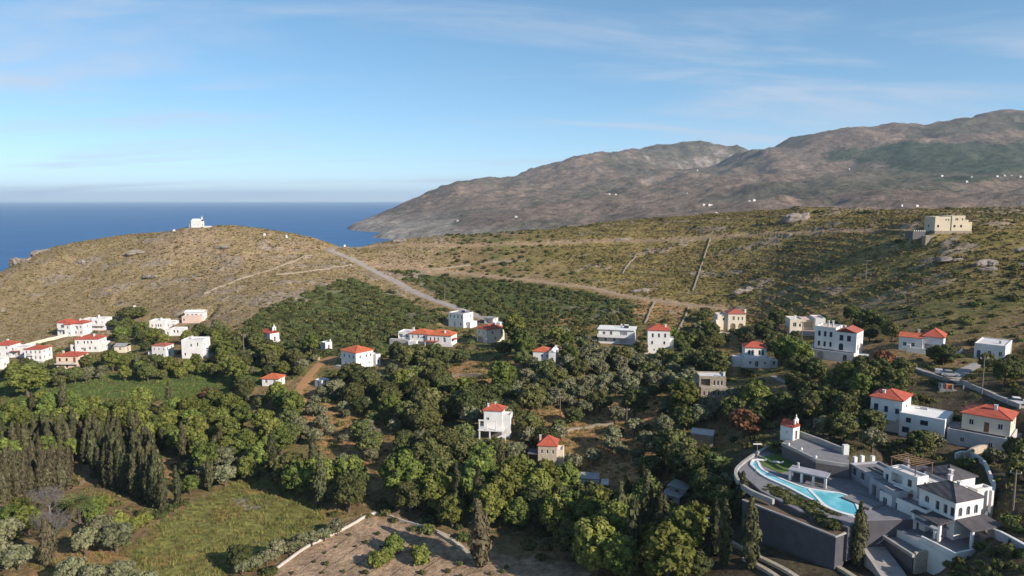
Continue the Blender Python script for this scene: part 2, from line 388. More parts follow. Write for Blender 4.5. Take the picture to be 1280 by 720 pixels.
# villa platforms (levels in metres above the sea)
ZD = 49.0
def PZ(px, py, z): p = at_z(px, py, z); return (p[0], p[1])
def pad_poly(poly, z, blend=2.0):
    d = np.full(MX.shape, 1e9); n = len(poly)
    for i in range(n):
        a = np.array(poly[i]); b = np.array(poly[(i+1) % n])-a; L = b@b
        t = np.clip(((MX-a[0])*b[0]+(MY-a[1])*b[1])/L, 0, 1); d = np.minimum(d, np.hypot(MX-a[0]-t*b[0], MY-a[1]-t*b[1]))
    d = np.where(inpoly(MX, MY, poly), 0, d); w = 1-sstep(0, blend, d)
    GZ[:] = np.minimum(GZ, GZ*(1-w)+z*w); PADMASK[:] = np.maximum(PADMASK, (d < 1.0)*1.0)
V_DECK = [PZ(*p, ZD) for p in ((921,588),(932,572),(965,558),(985,560),(1020,585),(1060,585),(1110,612),(1150,650),(1085,652),(1060,660),(1000,640),(950,614))]
pad_poly(V_DECK, ZD-1.6, 2.5)
pad_poly([PZ(*p, 48.) for p in ((1060,585),(1110,575),(1165,588),(1205,596),(1236,622),(1238,655),(1195,690),(1140,690),(1090,665),(1040,640))], 46.9, 3.0)
pad_poly([PZ(*p, 46.) for p in ((1050,660),(1100,650),(1165,675),(1165,700),(1135,745),(1090,740))], 43.2, 3.0)
V_LOW = [PZ(*p, 44.3) for p in ((880,640),(925,642),(1046,699),(1075,690),(1125,720),(1125,760),(900,760),(880,720))]
V_UP = [PZ(*p, 52.0) for p in ((978,553),(995,541),(1060,561),(1062,580),(1020,574))]
pad_poly(V_UP, 51.6, 2.0)
pad_poly(V_LOW, 44.3, 2.5)

# ------------------------------------------------------------------ ground cover zones (photo polygons carried onto the land)
PXG, PYG = to_px(MX, MY, GZ)
jx = (fbm(MX/7., MY/7., 41, 3)-.5)*9; jy = (fbm(MX/7., MY/7., 57, 3)-.5)*6
def zone(poly): return inpoly(PXG+jx, PYG+jy, poly)
Z_MEADOW = [(140,740),(165,690),(205,650),(300,600),(325,597),(420,640),(395,665),(345,690),(290,712),(280,740)]
Z_FIELD = [(330,740),(345,712),(400,668),(468,645),(545,666),(600,690),(720,705),(760,740)]
Z_GREEN = [(0,500),(0,478),(60,478),(130,466),(230,465),(320,455),(330,480),(240,500),(120,498),(40,508)]
Z_MAQ = [(262,455),(290,420),(330,385),(400,358),(450,348),(480,362),(520,380),(556,392),(570,400),(520,412),(480,440),(400,450),(330,470)]
Z_MAQ2 = [(482,338),(560,346),(640,354),(720,362),(790,378),(806,392),(790,405),(740,408),(680,425),(650,420),(600,396),(556,374),(520,355)]
Z_CLEAR = [[(360,520),(372,480),(400,445),(425,445),(395,470),(390,505),(450,530),(470,565),(430,560),(390,535)], [(545,470),(570,455),(640,445),(650,462),(610,505),(560,500)],
 [(640,540),(680,515),(740,505),(840,490),(835,515),(770,545),(760,575),(700,545)], [(430,575),(470,560),(560,535),(590,550),(520,590),(450,595)], [(730,600),(750,560),(830,545),(820,590)],
 [(790,398),(795,374),(855,382),(850,410),(830,410)], [(896,470),(895,430),(925,425),(920,470)], [(190,600),(195,570),(240,580),(235,600)], [(850,545),(900,540),(925,560),(880,580)], [(660,400),(700,395),(790,400),(780,410),(690,415)], [(40,720),(50,690),(130,680),(160,700),(120,730)]]
Z_CLEAR += [[(385,498),(440,510),(480,528),(530,545),(535,570),(490,592),(440,602),(405,575),(380,535)], [(660,545),(700,512),(760,500),(840,492),(850,520),(835,560),(830,598),(760,606),(720,600),(700,560)]]
Z_BOTR = [(1150,740),(1165,690),(1230,668),(1300,672),(1300,740)]
Z_VSHADE = [(830,740),(800,640),(850,590),(925,560),(985,520),(1080,470),(1300,480),(1300,740)]
n1 = fbm(MX/34., MY/34., 71, 4); n2 = fbm(MX/9., MY/9., 83, 3); n3 = fbm(MX/3.2, MY/3.2, 97, 2)
def mixa(a, b, t): return a*(1-t[..., None])+np.array(b)*t[..., None]
base = np.zeros(MX.shape+(3,))+np.array((.215, .150, .075))
base = mixa(base, (.15, .135, .05), sstep(.42, .62, n1))
base = mixa(base, (.27, .175, .10), sstep(.60, .72, n2)*.7)
right = sstep(0, 60, MX+ (MY-300)*.05)*sstep(328, 372, MY+MX*.62)
left = (1-sstep(-60, -20, MX))*sstep(300, 345, MY)
base = mixa(base, (.27, .20, .108), left)
base = mixa(base, (.30, .215, .135), left*sstep(.5, .62, n1)*.8)
base = mixa(base, (.235, .178, .064), right)
base = mixa(base, (.165, .145, .045), right*sstep(.52, .66, n2)*.8)
base = mixa(base, (.24, .165, .075), right*sstep(.56, .70, n1)*.6)
terr = (np.sin((GZ0+.9*fbm(MX/18., MY/18., 5, 2))*2.6) > .72)*sstep(.44, .56, fbm(MX/40, MY/40, 15, 2))   # old cultivation terraces
base = mixa(base, (.09, .075, .04), right*terr*.8)
base = mixa(base, (.085, .10, .035), zone(Z_MAQ)*1.0); base = mixa(base, (.085, .10, .035), zone(Z_MAQ2)*1.0)
base = mixa(base, (.09, .132, .034), zone(Z_GREEN)*(.75+.25*n2))
base = mixa(base, (.185, .175, .052), zone(Z_MEADOW)*1.0); base = mixa(base, (.25, .165, .06), zone(Z_MEADOW)*sstep(.5, .62, fbm(MX/13., MY/13., 31, 3))*.85)
base = mixa(base, (.30, .26, .19), zone([(290,625),(325,622),(335,632),(310,638)])*1.)
for c in Z_CLEAR: base = mixa(base, (.36, .205, .095), zone(c)*(.6+.4*n2))
base = mixa(base, (.36, .25, .165), inpoly(PXG, PYG, Z_FIELD)*1.0)
base = mixa(base, (.07, .058, .04), zone(Z_VSHADE)*.85); base = mixa(base, (.16, .11, .06), zone(Z_BOTR)*sstep(.4, .6, n2))  # shade of the villa slope painted into the soil colour; bank stays brown
rock = sstep(.645, .69, fbm(MX/15.+3, MY/9., 131, 4))*np.clip(left+right, 0, 1)
cliff = sstep(.75, 1.2, np.hypot(*np.gradient(GZ, GY, GX)))
base = mixa(base, (.27, .215, .17), np.clip(rock*.8, 0, 1)); base = mixa(base, (.30, .25, .21), np.clip(cliff*(MY > 430), 0, 1)); base = mixa(base, (.33,.28,.24), (1-sstep(4, 14, GZ))*1.0)
base = mixa(base, (.34, .235, .145), SPOIL*.9)
base *= (.82+.36*n3)[..., None]
rough = (1-PADMASK)*(~inpoly(PXG, PYG, Z_FIELD))
GZ += rough*((fbm(MX/4., MY/4., 151, 3)-.5)*.55 + rock*(ridged(MX/5., MY/3.5, 161, 3)-.35)*1.6 + right*terr*.8)
# ploughed rows in the bare field
m, nt, bs = new_mat('hill_ground'); bs.inputs['Roughness'].default_value = .95; bs.inputs['Specular IOR Level'].default_value = .1
vc = nt.nodes.new('ShaderNodeVertexColor'); vc.layer_name = 'soil'
f1 = noise(nt, .9, 6, .65); f2 = noise(nt, .22, 4, .6)
k = mrange(nt, f1, .3, .72, .62, 1.35); k2 = mrange(nt, f2, .3, .7, .82, 1.18)
mm = nt.nodes.new('ShaderNodeMath'); mm.operation = 'MULTIPLY'; nt.links.new(k, mm.inputs[0]); nt.links.new(k2, mm.inputs[1])
hs = nt.nodes.new('ShaderNodeHueSaturation'); nt.links.new(vc.outputs[0], hs.inputs['Color']); nt.links.new(mm.outputs[0], hs.inputs['Value']); nt.links.new(hs.outputs[0], bs.inputs['Base Color'])
bump(nt, bs, noise(nt, 1.6, 6, .7), .9, .5)
MATS['hill_ground'] = m
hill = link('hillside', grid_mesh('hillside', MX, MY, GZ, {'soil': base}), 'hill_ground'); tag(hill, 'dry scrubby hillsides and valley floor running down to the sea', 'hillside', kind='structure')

# ------------------------------------------------------------------ far mountains
fx = np.concatenate([np.arange(-700, 900, 12.), np.arange(900, 4200, 22.)]); fy = np.concatenate([np.arange(795, 2600, 13.), np.arange(2600, 4600, 17.), np.arange(4600, 7000, 80.)])
FX, FY = np.meshgrid(fx, fy); FZ = h_far(FX, FY)
t = sstep(795, 860, FY); inn = (FX > -478) & (FX < 486)
FZ = np.where(inn, FZ, FZ); FZ[0, :] -= .3
a1 = fbm(FX/300., FY/300., 201, 4); a2 = fbm(FX/75., FY/75., 211, 4); a3 = fbm(FX/25., FY/25., 221, 3)
FQX, FQY = to_px(FX, FY, FZ)
mb = np.zeros(FX.shape+(3,))+np.array((.185, .138, .105))
mb = mixa(mb, (.13, .112, .082), sstep(.44, .60, a1))
mb = mixa(mb, (.20, .148, .115), sstep(.50, .62, a2)*.8)
mb = mixa(mb, (.085, .085, .055), sstep(.56, .66, a2*.6+a1*.4)*.8)
gx = np.hypot(*np.gradient(FZ, fy, fx))
mb = mixa(mb, (.25, .215, .19), sstep(.55, .85, gx)*sstep(.4, .6, a3)*.8)
mb = mixa(mb, (.05, .07, .04), inpoly(FQX+(a2-.5)*120, FQY+(a1-.5)*30, [(1030,180),(1120,178),(1300,175),(1300,215),(1240,222),(1150,226),(1110,215),(1060,200)])*.85)
mb = mixa(mb, (.36, .31, .26), (1-sstep(8, 46+30*(FX < -150), FZ))*(FY > 1200)*(.55+.45*sstep(.4, .6, a2)))
mb *= (.56+.88*a3)[..., None]
m, nt, bs = new_mat('mountain_ground'); bs.inputs['Roughness'].default_value = 1; bs.inputs['Specular IOR Level'].default_value = .05
vc = nt.nodes.new('ShaderNodeVertexColor'); vc.layer_name = 'soil'
hs = nt.nodes.new('ShaderNodeHueSaturation'); nt.links.new(vc.outputs[0], hs.inputs['Color']); nt.links.new(mrange(nt, noise(nt, .05, 7, .7), .3, .7, .6, 1.4), hs.inputs['Value']); nt.links.new(hs.outputs[0], bs.inputs['Base Color'])
bump(nt, bs, noise(nt, .07, 7, .7), 1.0, 9.0)
MATS['mountain_ground'] = m
tag(link('mountain', grid_mesh('mountain', FX, FY, FZ, {'soil': mb}), 'mountain_ground'), 'hazy brown mountains across the bay with bare ridges', 'mountain', kind='structure')

# ------------------------------------------------------------------ sea
m, nt, bs = new_mat('sea_water'); bs.inputs['Base Color'].default_value = (.010, .062, .20, 1); bs.inputs['Roughness'].default_value = .42; bs.inputs['IOR'].default_value = 1.33; bs.inputs['Specular IOR Level'].default_value = .28
tcn = nt.nodes.new('ShaderNodeTexCoord'); mpn = nt.nodes.new('ShaderNodeMapping'); mpn.inputs['Scale'].default_value = (.004, .012, 1); nt.links.new(tcn.outputs['Object'], mpn.inputs[0])
cc = mixrgb(nt, mrange(nt, noise(nt, 1.0, 6, .6, vec=mpn.outputs[0]), .35, .7), (.010, .075, .215), (.016, .105, .275)); nt.links.new(cc, bs.inputs['Base Color'])
bump(nt, bs, noise(nt, .25, 5, .65), .35, .5)
MATS['sea_water'] = m
sx = [-40000, -9000, -3000, -1000, 0, 1500, 5000, 15000, 40000]; sy = [350, 600, 1000, 1800, 3000, 5000, 9000, 20000, 42000]
SX, SY = np.meshgrid(np.array(sx, float), np.array(sy, float))
tag(link('sea', grid_mesh('sea', SX, SY, SX*0, {}), 'sea_water'), 'open blue sea reaching the horizon', 'sea', kind='structure')

# ------------------------------------------------------------------ roads
plain('tarmac', (.27, .235, .21), (.33, .285, .25), .9, .3); plain('dirt_road', (.33, .24, .16), (.26, .18, .115), .95, .4); plain('concrete_road', (.34, .31, .29), (.26, .24, .23), .9, .5); plain('ochre_track', (.36, .19, .08), (.28, .17, .09), .95, .4)
for nm, mt, hw, C in RL:
    tag(link(nm, strip(bmesh.new(), C, hw), mt), kind='structure')
# ------------------------------------------------------------------ house kit
plain('whitewash', (.70, .68, .66), (.61, .585, .565), .9, .35, .01); plain('white_trim', (.72, .71, .69), (.65, .63, .61), .8, .6); plain('cream_wall', (.68, .59, .47), (.60, .52, .41), .9, .4)
plain('peach_wall', (.70, .53, .40), (.62, .46, .35), .9, .4); plain('pink_wall', (.62, .45, .38), (.55, .40, .33), .9, .5); plain('sand_wall', (.58, .50, .37), (.51, .43, .32), .9, .4); plain('grey_wall', (.50, .48, .48), (.42, .40, .40), .9, .5)
plain('roof_screed', (.62, .60, .58), (.52, .49, .47), .9, .5); plain('grey_roof', (.30, .29, .29), (.24, .23, .23), .9, .5); plain('terrace_floor', (.46, .43, .41), (.38, .35, .34), .85, .5)
plain('wood_door', (.20, .08, .05), (.14, .06, .04), .6, 2); plain('brown_wood', (.16, .10, .06), (.11, .07, .045), .7, 3); plain('blue_paint', (.05, .10, .22), (.04, .08, .18), .5, 2); plain('grey_shutter', (.30, .33, .36), None, .6, 2)
plain('steel', (.35, .35, .36), None, .45, 2, 0, .6); plain('sun_red_cloth', (.42, .03, .04), None, .8, 2); plain('concrete', (.36, .34, .32), (.27, .25, .24), .9, .6, .01); plain('orange_brick', (.50, .17, .07), (.42, .13, .05), .9, 1.2)
def stonemat(name, a, b, mortar, sc=1.1):
    m, nt, bs = new_mat(name); bs.inputs['Roughness'].default_value = .95
    v = nt.nodes.new('ShaderNodeTexVoronoi'); v.inputs['Scale'].default_value = sc; v.feature = 'F1'
    v2 = nt.nodes.new('ShaderNodeTexVoronoi'); v2.inputs['Scale'].default_value = sc; v2.feature = 'DISTANCE_TO_EDGE'
    t = nt.nodes.new('ShaderNodeTexCoord'); mp = nt.nodes.new('ShaderNodeMapping'); mp.inputs['Scale'].default_value = (1, 1, 2.0); nt.links.new(t.outputs['Object'], mp.inputs[0])
    nt.links.new(mp.outputs[0], v.inputs['Vector']); nt.links.new(mp.outputs[0], v2.inputs['Vector'])
    sx = nt.nodes.new('ShaderNodeSeparateColor'); nt.links.new(v.outputs['Color'], sx.inputs[0])
    c = mixrgb(nt, sx.outputs[0], a, b); c = mixrgb(nt, mrange(nt, v2.outputs['Distance'], .02, .09), mortar, c); nt.links.new(c, bs.inputs['Base Color'])
    bump(nt, bs, v2.outputs['Distance'], .7, .06); MATS[name] = m
stonemat('stone_wall', (.36, .30, .22), (.24, .20, .155), (.17, .14, .11), 2.2); stonemat('pale_stone', (.50, .43, .33), (.38, .32, .25), (.30, .25, .19), 2.0); stonemat('dark_stone', (.15, .135, .14), (.11, .10, .105), (.085, .08, .085), 2.6); plain('dark_render', (.085, .082, .095), (.065, .063, .073), .9, .5)
def tilemat(name, a, b):
    m, nt, bs = new_mat(name); bs.inputs['Roughness'].default_value = .8
    c = mixrgb(nt, mrange(nt, noise(nt, .9, 5, .65), .32, .68), a, b)
    w = nt.nodes.new('ShaderNodeTexNoise'); w.inputs['Scale'].default_value = 7
    c = mixrgb(nt, mrange(nt, w.outputs[0], .55, .75, 0, .5), c, tuple(x*.55 for x in a)); nt.links.new(c, bs.inputs['Base Color']); MATS[name] = m
    wv = nt.nodes.new('ShaderNodeTexWave'); wv.inputs['Scale'].default_value = 1.4; wv.bands_direction = 'DIAGONAL'; bump(nt, bs, wv.outputs['Fac'], .5, .06)
tilemat('red_tiles', (.42, .085, .045), (.32, .065, .038)); tilemat('orange_tiles', (.50, .125, .05), (.38, .09, .04)); tilemat('old_tiles', (.38, .10, .065), (.30, .085, .06)); tilemat('slate_tiles', (.085, .075, .08), (.055, .05, .055))
m, nt, bs = new_mat('window_glass'); bs.inputs['Base Color'].default_value = (.018, .022, .028, 1); bs.inputs['Roughness'].default_value = .12; bs.inputs['IOR'].default_value = 1.5
c = mixrgb(nt, noise(nt, .6, 2), (.012, .016, .022), (.05, .055, .06)); nt.links.new(c, bs.inputs['Base Color']); MATS['window_glass'] = m

FACE = {'F': lambda x0, x1, y0, y1: ((x0, y0), (1, 0), x1-x0), 'R': lambda x0, x1, y0, y1: ((x1, y0), (0, 1), y1-y0), 'B': lambda x0, x1, y0, y1: ((x1, y1), (-1, 0), x1-x0), 'L': lambda x0, x1, y0, y1: ((x0, y1), (0, -1), y1-y0)}
def facade(bm, o, d, Ln, zb, zt, holes):
    """one wall face with real openings and reveals; holes: (outline [(u,z)], depth, backed)"""
    nx, ny = d[1], -d[0]                                           # outward
    P = lambda u, z, dep=0.: (o[0]+d[0]*u-nx*dep, o[1]+d[1]*u-ny*dep, z)
    loops = [[(0, zb), (Ln, zb), (Ln, zt), (0, zt)]]+[h[0] for h in holes]
    flat = [q for l in loops for q in l]
    V = [bm.verts.new(P(*q)) for q in flat]
    for t in tessellate_polygon([[Vector((a, b, 0)) for a, b in l] for l in loops]):
        a, b, c = (flat[i] for i in t); t = list(t)
        if (b[0]-a[0])*(c[1]-a[1])-(c[0]-a[0])*(b[1]-a[1]) < 0: t = t[::-1]
        try: bm.faces.new([V[i] for i in t])
        except ValueError: pass
    k = 4
    for ol, dep, backed in holes:
        n = len(ol); A = V[k:k+n]; Bk = [bm.verts.new(P(u, z, dep)) for u, z in ol]; k += n
        for i in range(n): bm.faces.new((A[i], A[(i+1) % n], Bk[(i+1) % n], Bk[i]))
        if backed: bm.faces.new(Bk)
def outline(u, z, w, h, arch):
    if not arch: return [(u-w/2, z), (u+w/2, z), (u+w/2, z+h), (u-w/2, z+h)]
    zs = z+h-w/2; return [(u-w/2, z), (u+w/2, z)]+[(u+w/2*math.cos(t), zs+w/2*math.sin(t)) for t in [math.pi*i/8 for i in range(9)]]
def window_obj(par, o, d, u, z, w, h, kind, frame='white_trim', arch=False, shutter=None):
    nx, ny = d[1], -d[0]; ang = math.atan2(d[1], d[0])
    loc = (o[0]+d[0]*u, o[1]+d[1]*u, z)
    if kind == 'd':
        e = boxes('door', 'wood_door' if shutter is None else shutter, par, [(-w/2+.04, w/2-.04, .10, .16, 0.01, h-.04)]); e.location = loc; e.rotation_euler = (0, 0, ang)
        box('handle', 'steel', e, w*.3, w*.3+.1, .05, .1, 1.0, 1.06); return
    t = .07; ol = outline(0, 0, w-.02, h-.02, arch); il = outline(0, t, w-.02-2*t, h-.02-2*t, arch)
    bm = bmesh.new(); n = len(ol)
    q = [[bm.verts.new((a, y, b+.01)) for a, b in l] for y in (.08, .16) for l in (ol, il)]
    for i in range(n):
        j = (i+1) % n
        bm.faces.new((q[0][i], q[0][j], q[1][j], q[1][i])); bm.faces.new((q[1][i], q[1][j], q[3][j], q[3][i]))
    if w > .7: bx(bm, -.03, .03, .085, .15, .08, h-.1 if not arch else h-.15)
    f = link('window', bm, frame, par, loc); f.rotation_euler = (0, 0, ang)
    g = bmesh.new(); vv = [g.verts.new((a, .13, b+.01)) for a, b in outline(0, .03, w-.06, h-.06, arch)]; g.faces.new(vv); link('pane', g, 'window_glass', f)
    if shutter:
        for s in (-1, 1): box('shutter', shutter, f, min(s*(w/2+.02), s*(w+.02)), max(s*(w/2+.02), s*(w+.02)), -.06, -.012, 0, h)
    else: box('sill', 'white_trim', f, -w/2-.08, w/2+.08, -.07, .02, -.09, -.012)
def block(par, x0, x1, y0, y1, z0, z1, mat='whitewash', F=(), Rt=(), Lf=(), Bk=(), roof=None, base=2.5, frame='white_trim', shutter=None, roofmat='roof_screed', rise=None, parapet=.35, ov=.35, name='wall'):
    bm = bmesh.new(); todo = []
    for key, rows in (('F', F), ('R', Rt), ('L', Lf), ('B', Bk)):
        o, d, Ln = FACE[key](x0, x1, y0, y1); holes = []
        for row in rows:
            n, z, w, h = row[:4]; kd = row[4] if len(row) > 4 else 'w'
            us = [Ln*(i+.5)/n for i in range(n)] if isinstance(n, int) else [Ln*f for f in n]
            for u in us:
                u = min(max(u, w/2+.12), Ln-w/2-.12)
                ar = kd in ('a', 'A')
                dep, bk = {'w': (.2, True), 's': (.2, True), 'd': (.2, True), 'a': (.22, True), 'A': (1.4, True), 'v': (1.5, True)}[kd]
                holes.append((outline(u, z0+z, w, h, ar), dep, bk))
                if kd in 'wsda': todo.append((o, d, u, z0+z, w, h, 'd' if kd == 'd' else 'w', frame, ar, shutter if kd in 'sd' else None))
        facade(bm, o, d, Ln, z0-base, z1, holes)
    if roof == 'flat':
        i = .25; zr = z1-parapet
        T = [bm.verts.new(p) for p in ((x0,y0,z1),(x1,y0,z1),(x1,y1,z1),(x0,y1,z1))]; I = [bm.verts.new(p) for p in ((x0+i,y0+i,z1),(x1-i,y0+i,z1),(x1-i,y1-i,z1),(x0+i,y1-i,z1))]; J = [bm.verts.new((v.co.x, v.co.y, zr-.05)) for v in I]
        for a in range(4):
            b = (a+1) % 4; bm.faces.new((T[a], T[b], I[b], I[a])); bm.faces.new((I[a], I[b], J[b], J[a]))
    wo_ = link(name, bm, mat, par)
    for a in todo: window_obj(par, *a)
    if roof == 'flat': box('roof', roofmat, par, x0+.24, x1-.24, y0+.24, y1-.24, z1-parapet-.12, z1-parapet)
    elif roof == 'slab': box('roof', roofmat, par, x0-ov, x1+ov, y0-ov, y1+ov, z1+.003, z1+.22)
    elif roof in ('hip', 'gable'): pitched(par, roof, x0, x1, y0, y1, z1, rise, ov, roofmat, mat)
    return wo_
def pitched(par, kind, x0, x1, y0, y1, z, rise, ov, roofmat, wallmat):
    X0, X1, Y0, Y1 = x0-ov, x1+ov, y0-ov, y1+ov; w, d = X1-X0, Y1-Y0; rise = rise or min(w, d)*.2
    along = w >= d; s = (d if along else w)/2; hip = s if kind == 'hip' else 0.; hip = min(hip, (w if along else d)/2-.01)
    cx, cy = (X0+X1)/2, (Y0+Y1)/2
    r0, r1 = ((X0+hip, cy, z+rise), (X1-hip, cy, z+rise)) if along else ((cx, Y0+hip, z+rise), (cx, Y1-hip, z+rise))
    bm = bmesh.new(); th = .14
    def shell(dz, flip):
        c = [bm.verts.new((a, b, z+dz)) for a, b in ((X0,Y0),(X1,Y0),(X1,Y1),(X0,Y1))]; p, q = bm.verts.new((r0[0], r0[1], r0[2]+dz)), bm.verts.new((r1[0], r1[1], r1[2]+dz))
        fs = [(c[0],c[1],q,p),(c[1],c[2],q),(c[2],c[3],p,q),(c[3],c[0],p)] if along else [(c[0],c[1],p),(c[1],c[2],q,p),(c[2],c[3],q),(c[3],c[0],p,q)]
        for f in fs: bm.faces.new(f[::-1] if flip else f)
        return c, p, q
    c1, p1, q1 = shell(th, False); c0, p0, q0 = shell(0.004, True)
    for i in range(4): bm.faces.new((c0[i], c0[(i+1) % 4], c1[(i+1) % 4], c1[i]))
    rf = link('roof', bm, roofmat, par)
    if kind == 'gable':
        g = bmesh.new()
        for e in ((x0, x1) if along else (y0, y1)):
            zr = z+rise*(1-0.02)
            P = [(e, y0, z), (e, y1, z), (e, cy, zr*1.0-.06)] if along else [(x0, e, z), (x1, e, z), (cx, e, zr-.06)]
            g.faces.new([g.verts.new(p) for p in P])
        link('gable_wall', g, wallmat, par)
    bm = bmesh.new(); tube(bm, [Vector(r0)+Vector((0,0,th)), Vector(r1)+Vector((0,0,th+.001))], .11, 6)
    if kind == 'hip':
        cs = [(X0,Y0),(X1,Y0),(X1,Y1),(X0,Y1)]; ends = (r0, r1, r1, r0) if along else (r0, r0, r1, r1)
        for c, e in zip(cs, ends): tube(bm, [Vector((*c, z+th)), Vector(e)+Vector((0,0,th))], .09, 6)
    link('ridge_tiles', bm, roofmat, rf)
def chimney(par, x, y, z, h=1.2, mat='whitewash', w=.6):
    c = box('chimney', mat, par, x-w/2, x+w/2, y-w/2, y+w/2, z-.6, z+h); box('cap', 'roof_screed', c, x-w/2-.1, x+w/2+.1, y-w/2-.1, y+w/2+.1, z+h+.002, z+h+.12)
def tank(par, x, y, z):
    t = boxes('water_heater', 'steel', par, [(x-.8, x+.8, y-.06, y+.06, z, z+.1), (x-.8, x+.8, y+1.0, y+1.06, z, z+.6)])
    bm = bmesh.new(); vs = [bm.verts.new(p) for p in ((x-.9,y,z+.1),(x+.9,y,z+.1),(x+.9,y+1.2,z+1.0),(x-.9,y+1.2,z+1.0))]; bm.faces.new(vs); link('solar_panel', bm, 'window_glass', t)
    bm = tube(bmesh.new(), [(x-.8, y+1.2, z+1.1), (x+.8, y+1.2, z+1.1)], .26, 10); link('tank', bm, 'white_trim', t)
def balcony(par, x0, x1, y0, y1, z, solid=True, mat='whitewash'):
    b = box('balcony', mat, par, x0, x1, y0, y1, z-.2, z)
    if solid: boxes('parapet', mat, b, [(x0, x1, y0, y0+.15, z+.003, z+.9), (x0, x0+.15, y0+.152, y1, z+.003, z+.9), (x1-.15, x1, y0+.152, y1, z+.003, z+.9)])
    else:
        n = max(3, int((x1-x0)/.45)); L = [(x0, x1, y0, y0+.05, z+.88, z+.95)]+[(x0+(x1-x0-.05)*i/n, x0+(x1-x0-.05)*i/n+.05, y0, y0+.05, z+.003, z+.878) for i in range(n+1)]
        boxes('railing', 'steel', b, L)
def terrace(par, x0, x1, y0, y1, z, mat='stone_wall', top='terrace_floor', depth=3.):
    t = box('terrace', mat, par, x0, x1, y0, y1, z-depth, z); box('paving', top, t, x0+.05, x1-.05, y0+.05, y1-.05, z+.004, z+.05)
def pergola(par, x0, x1, y0, y1, z, h, slats=9, roof=None, mat='brown_wood'):
    p = boxes('pergola', mat, par, [(x0, x1, y0, y0+.12, z+h-.15, z+h), (x0, x1, y1-.12, y1, z+h-.15, z+h)])
    for x in (x0, x1-.14):
        for y in (y0, y1-.14): box('post', mat, p, x, x+.14, y, y+.14, z-.4, z+h-.152)
    if roof: box('pergola_roof', roof, p, x0-.15, x1+.15, y0-.15, y1+.15, z+h+.004, z+h+.1)
    else:
        for i in range(slats): xx = x0+(x1-x0-.1)*i/(slats-1); box('slat', mat, p, xx, xx+.1, y0-.2, y1+.2, z+h+.004, z+h+.12)
def steps(par, x, y, z, n, w, dirx, mat='whitewash'):
    boxes('stairs', mat, par, [(x+dirx*i*.3 if dirx > 0 else x+dirx*(i+1)*.3, x+dirx*(i+1)*.3 if dirx > 0 else x+dirx*i*.3, y, y+w, z-2.5, z-i*.18-.002*i) for i in range(n)])
def house(key, name, label, cat='house', group=None):
    x, y, z, yw, W, Dp = PLOT[key]; e = thing(name, label, cat, (x, y, z), yw, group); return e, W/2, Dp
w2 = lambda n, z=1., w=.9, h=1.25, k='w': (n, z, w, h, k)

e, h, d = house('A', 'white_house', 'white house with bright red roof and tiny red awning beside the westernmost dirt lane')
block(e, -h, .5, 0, d, 0, 5.4, F=[w2(2), w2(2, 3.7)], Rt=[w2(1, 3.7)], roof='hip', roofmat='red_tiles'); block(e, .5, h+1.5, .3, d-.5, 0, 4.6, F=[w2([.15, .8]), w2([.5], 1, 1.0, 2.1, 'd'), w2([.12,.85], 3.2, .8, 1.0)], Rt=[w2(2)], roof='flat')
a = box('awning', 'old_tiles', e, 1.0, 4.6, -1.2, .29, 2.9, 3.05); box('post', 'brown_wood', a, 1.1, 1.2, -1.1, -1.0, -.5, 2.9); box('post', 'brown_wood', a, 4.4, 4.5, -1.1, -1.0, -.5, 2.9); chimney(e, -3, 4, 6.2)
e, h, d = house('B', 'white_house', 'small two storey white house with flat red roof below the lane wall')
block(e, -h, h, 0, d, 0, 5.2, F=[w2(4, .9, .8, 1.5), w2(4, 3.4, .8, 1.3)], Rt=[w2(2), w2(2, 3.5)], roof='hip', rise=.9, roofmat='red_tiles'); balcony(e, -1.6, .4, -1.0, -.01, 2.9, False)
terrace(e, -h-1, h+1, -1.8, -.05, .15, 'whitewash')
e, h, d = house('C', 'peach_house', 'peach house with red roof, red doors and dark loggia')
block(e, -h, h, 0, d, 0, 5.6, 'peach_wall', F=[([.16], .5, 1.7, 2.1, 'v'), w2([.47], 1.), w2([.85], .15, 1.1, 2.2, 'd'), w2([.47], 3.6), w2([.82], 3.1, 1.1, 2.1, 'd'), w2([.15], 3.6)], Rt=[w2(2), w2(2, 3.6)], roof='hip', rise=1.1, roofmat='red_tiles', frame='brown_wood')
balcony(e, -h-.2, h-.2, -1.2, -.01, 2.85, False); chimney(e, -2.8, 2.5, 6.2, 1.0, 'pink_wall')
e, h, d = house('D', 'white_house', 'long white house with red hip roof and a side stair, above the peach house')
block(e, -h, h, 0, d, 0, 5.6, F=[w2([.12,.4,.55,.7], 3.6, .7, 1.3), ([.33], .3, 2.4, 1.5, 'v'), w2([.62,.85])], Rt=[w2(2, 3.5), w2(2)], roof='hip', rise=1.3, roofmat='red_tiles'); block(e, -h-2.6, -h, 1, d-1, 0, 3.0, F=[w2(1)], roof='flat'); chimney(e, -3, 2, 6.2); chimney(e, 2.2, 2.4, 6.4)
steps(e, h+2.6, 1, 2.9, 9, 1.0, -1) if False else block(e, h, h+1.6, 1, d, 0, 3.6, Rt=[w2(1)], roof='flat')
e, h, d = house('E', 'white_house', 'stepped white house with red roof, dark balcony and stone terrace wall on the hill foot')
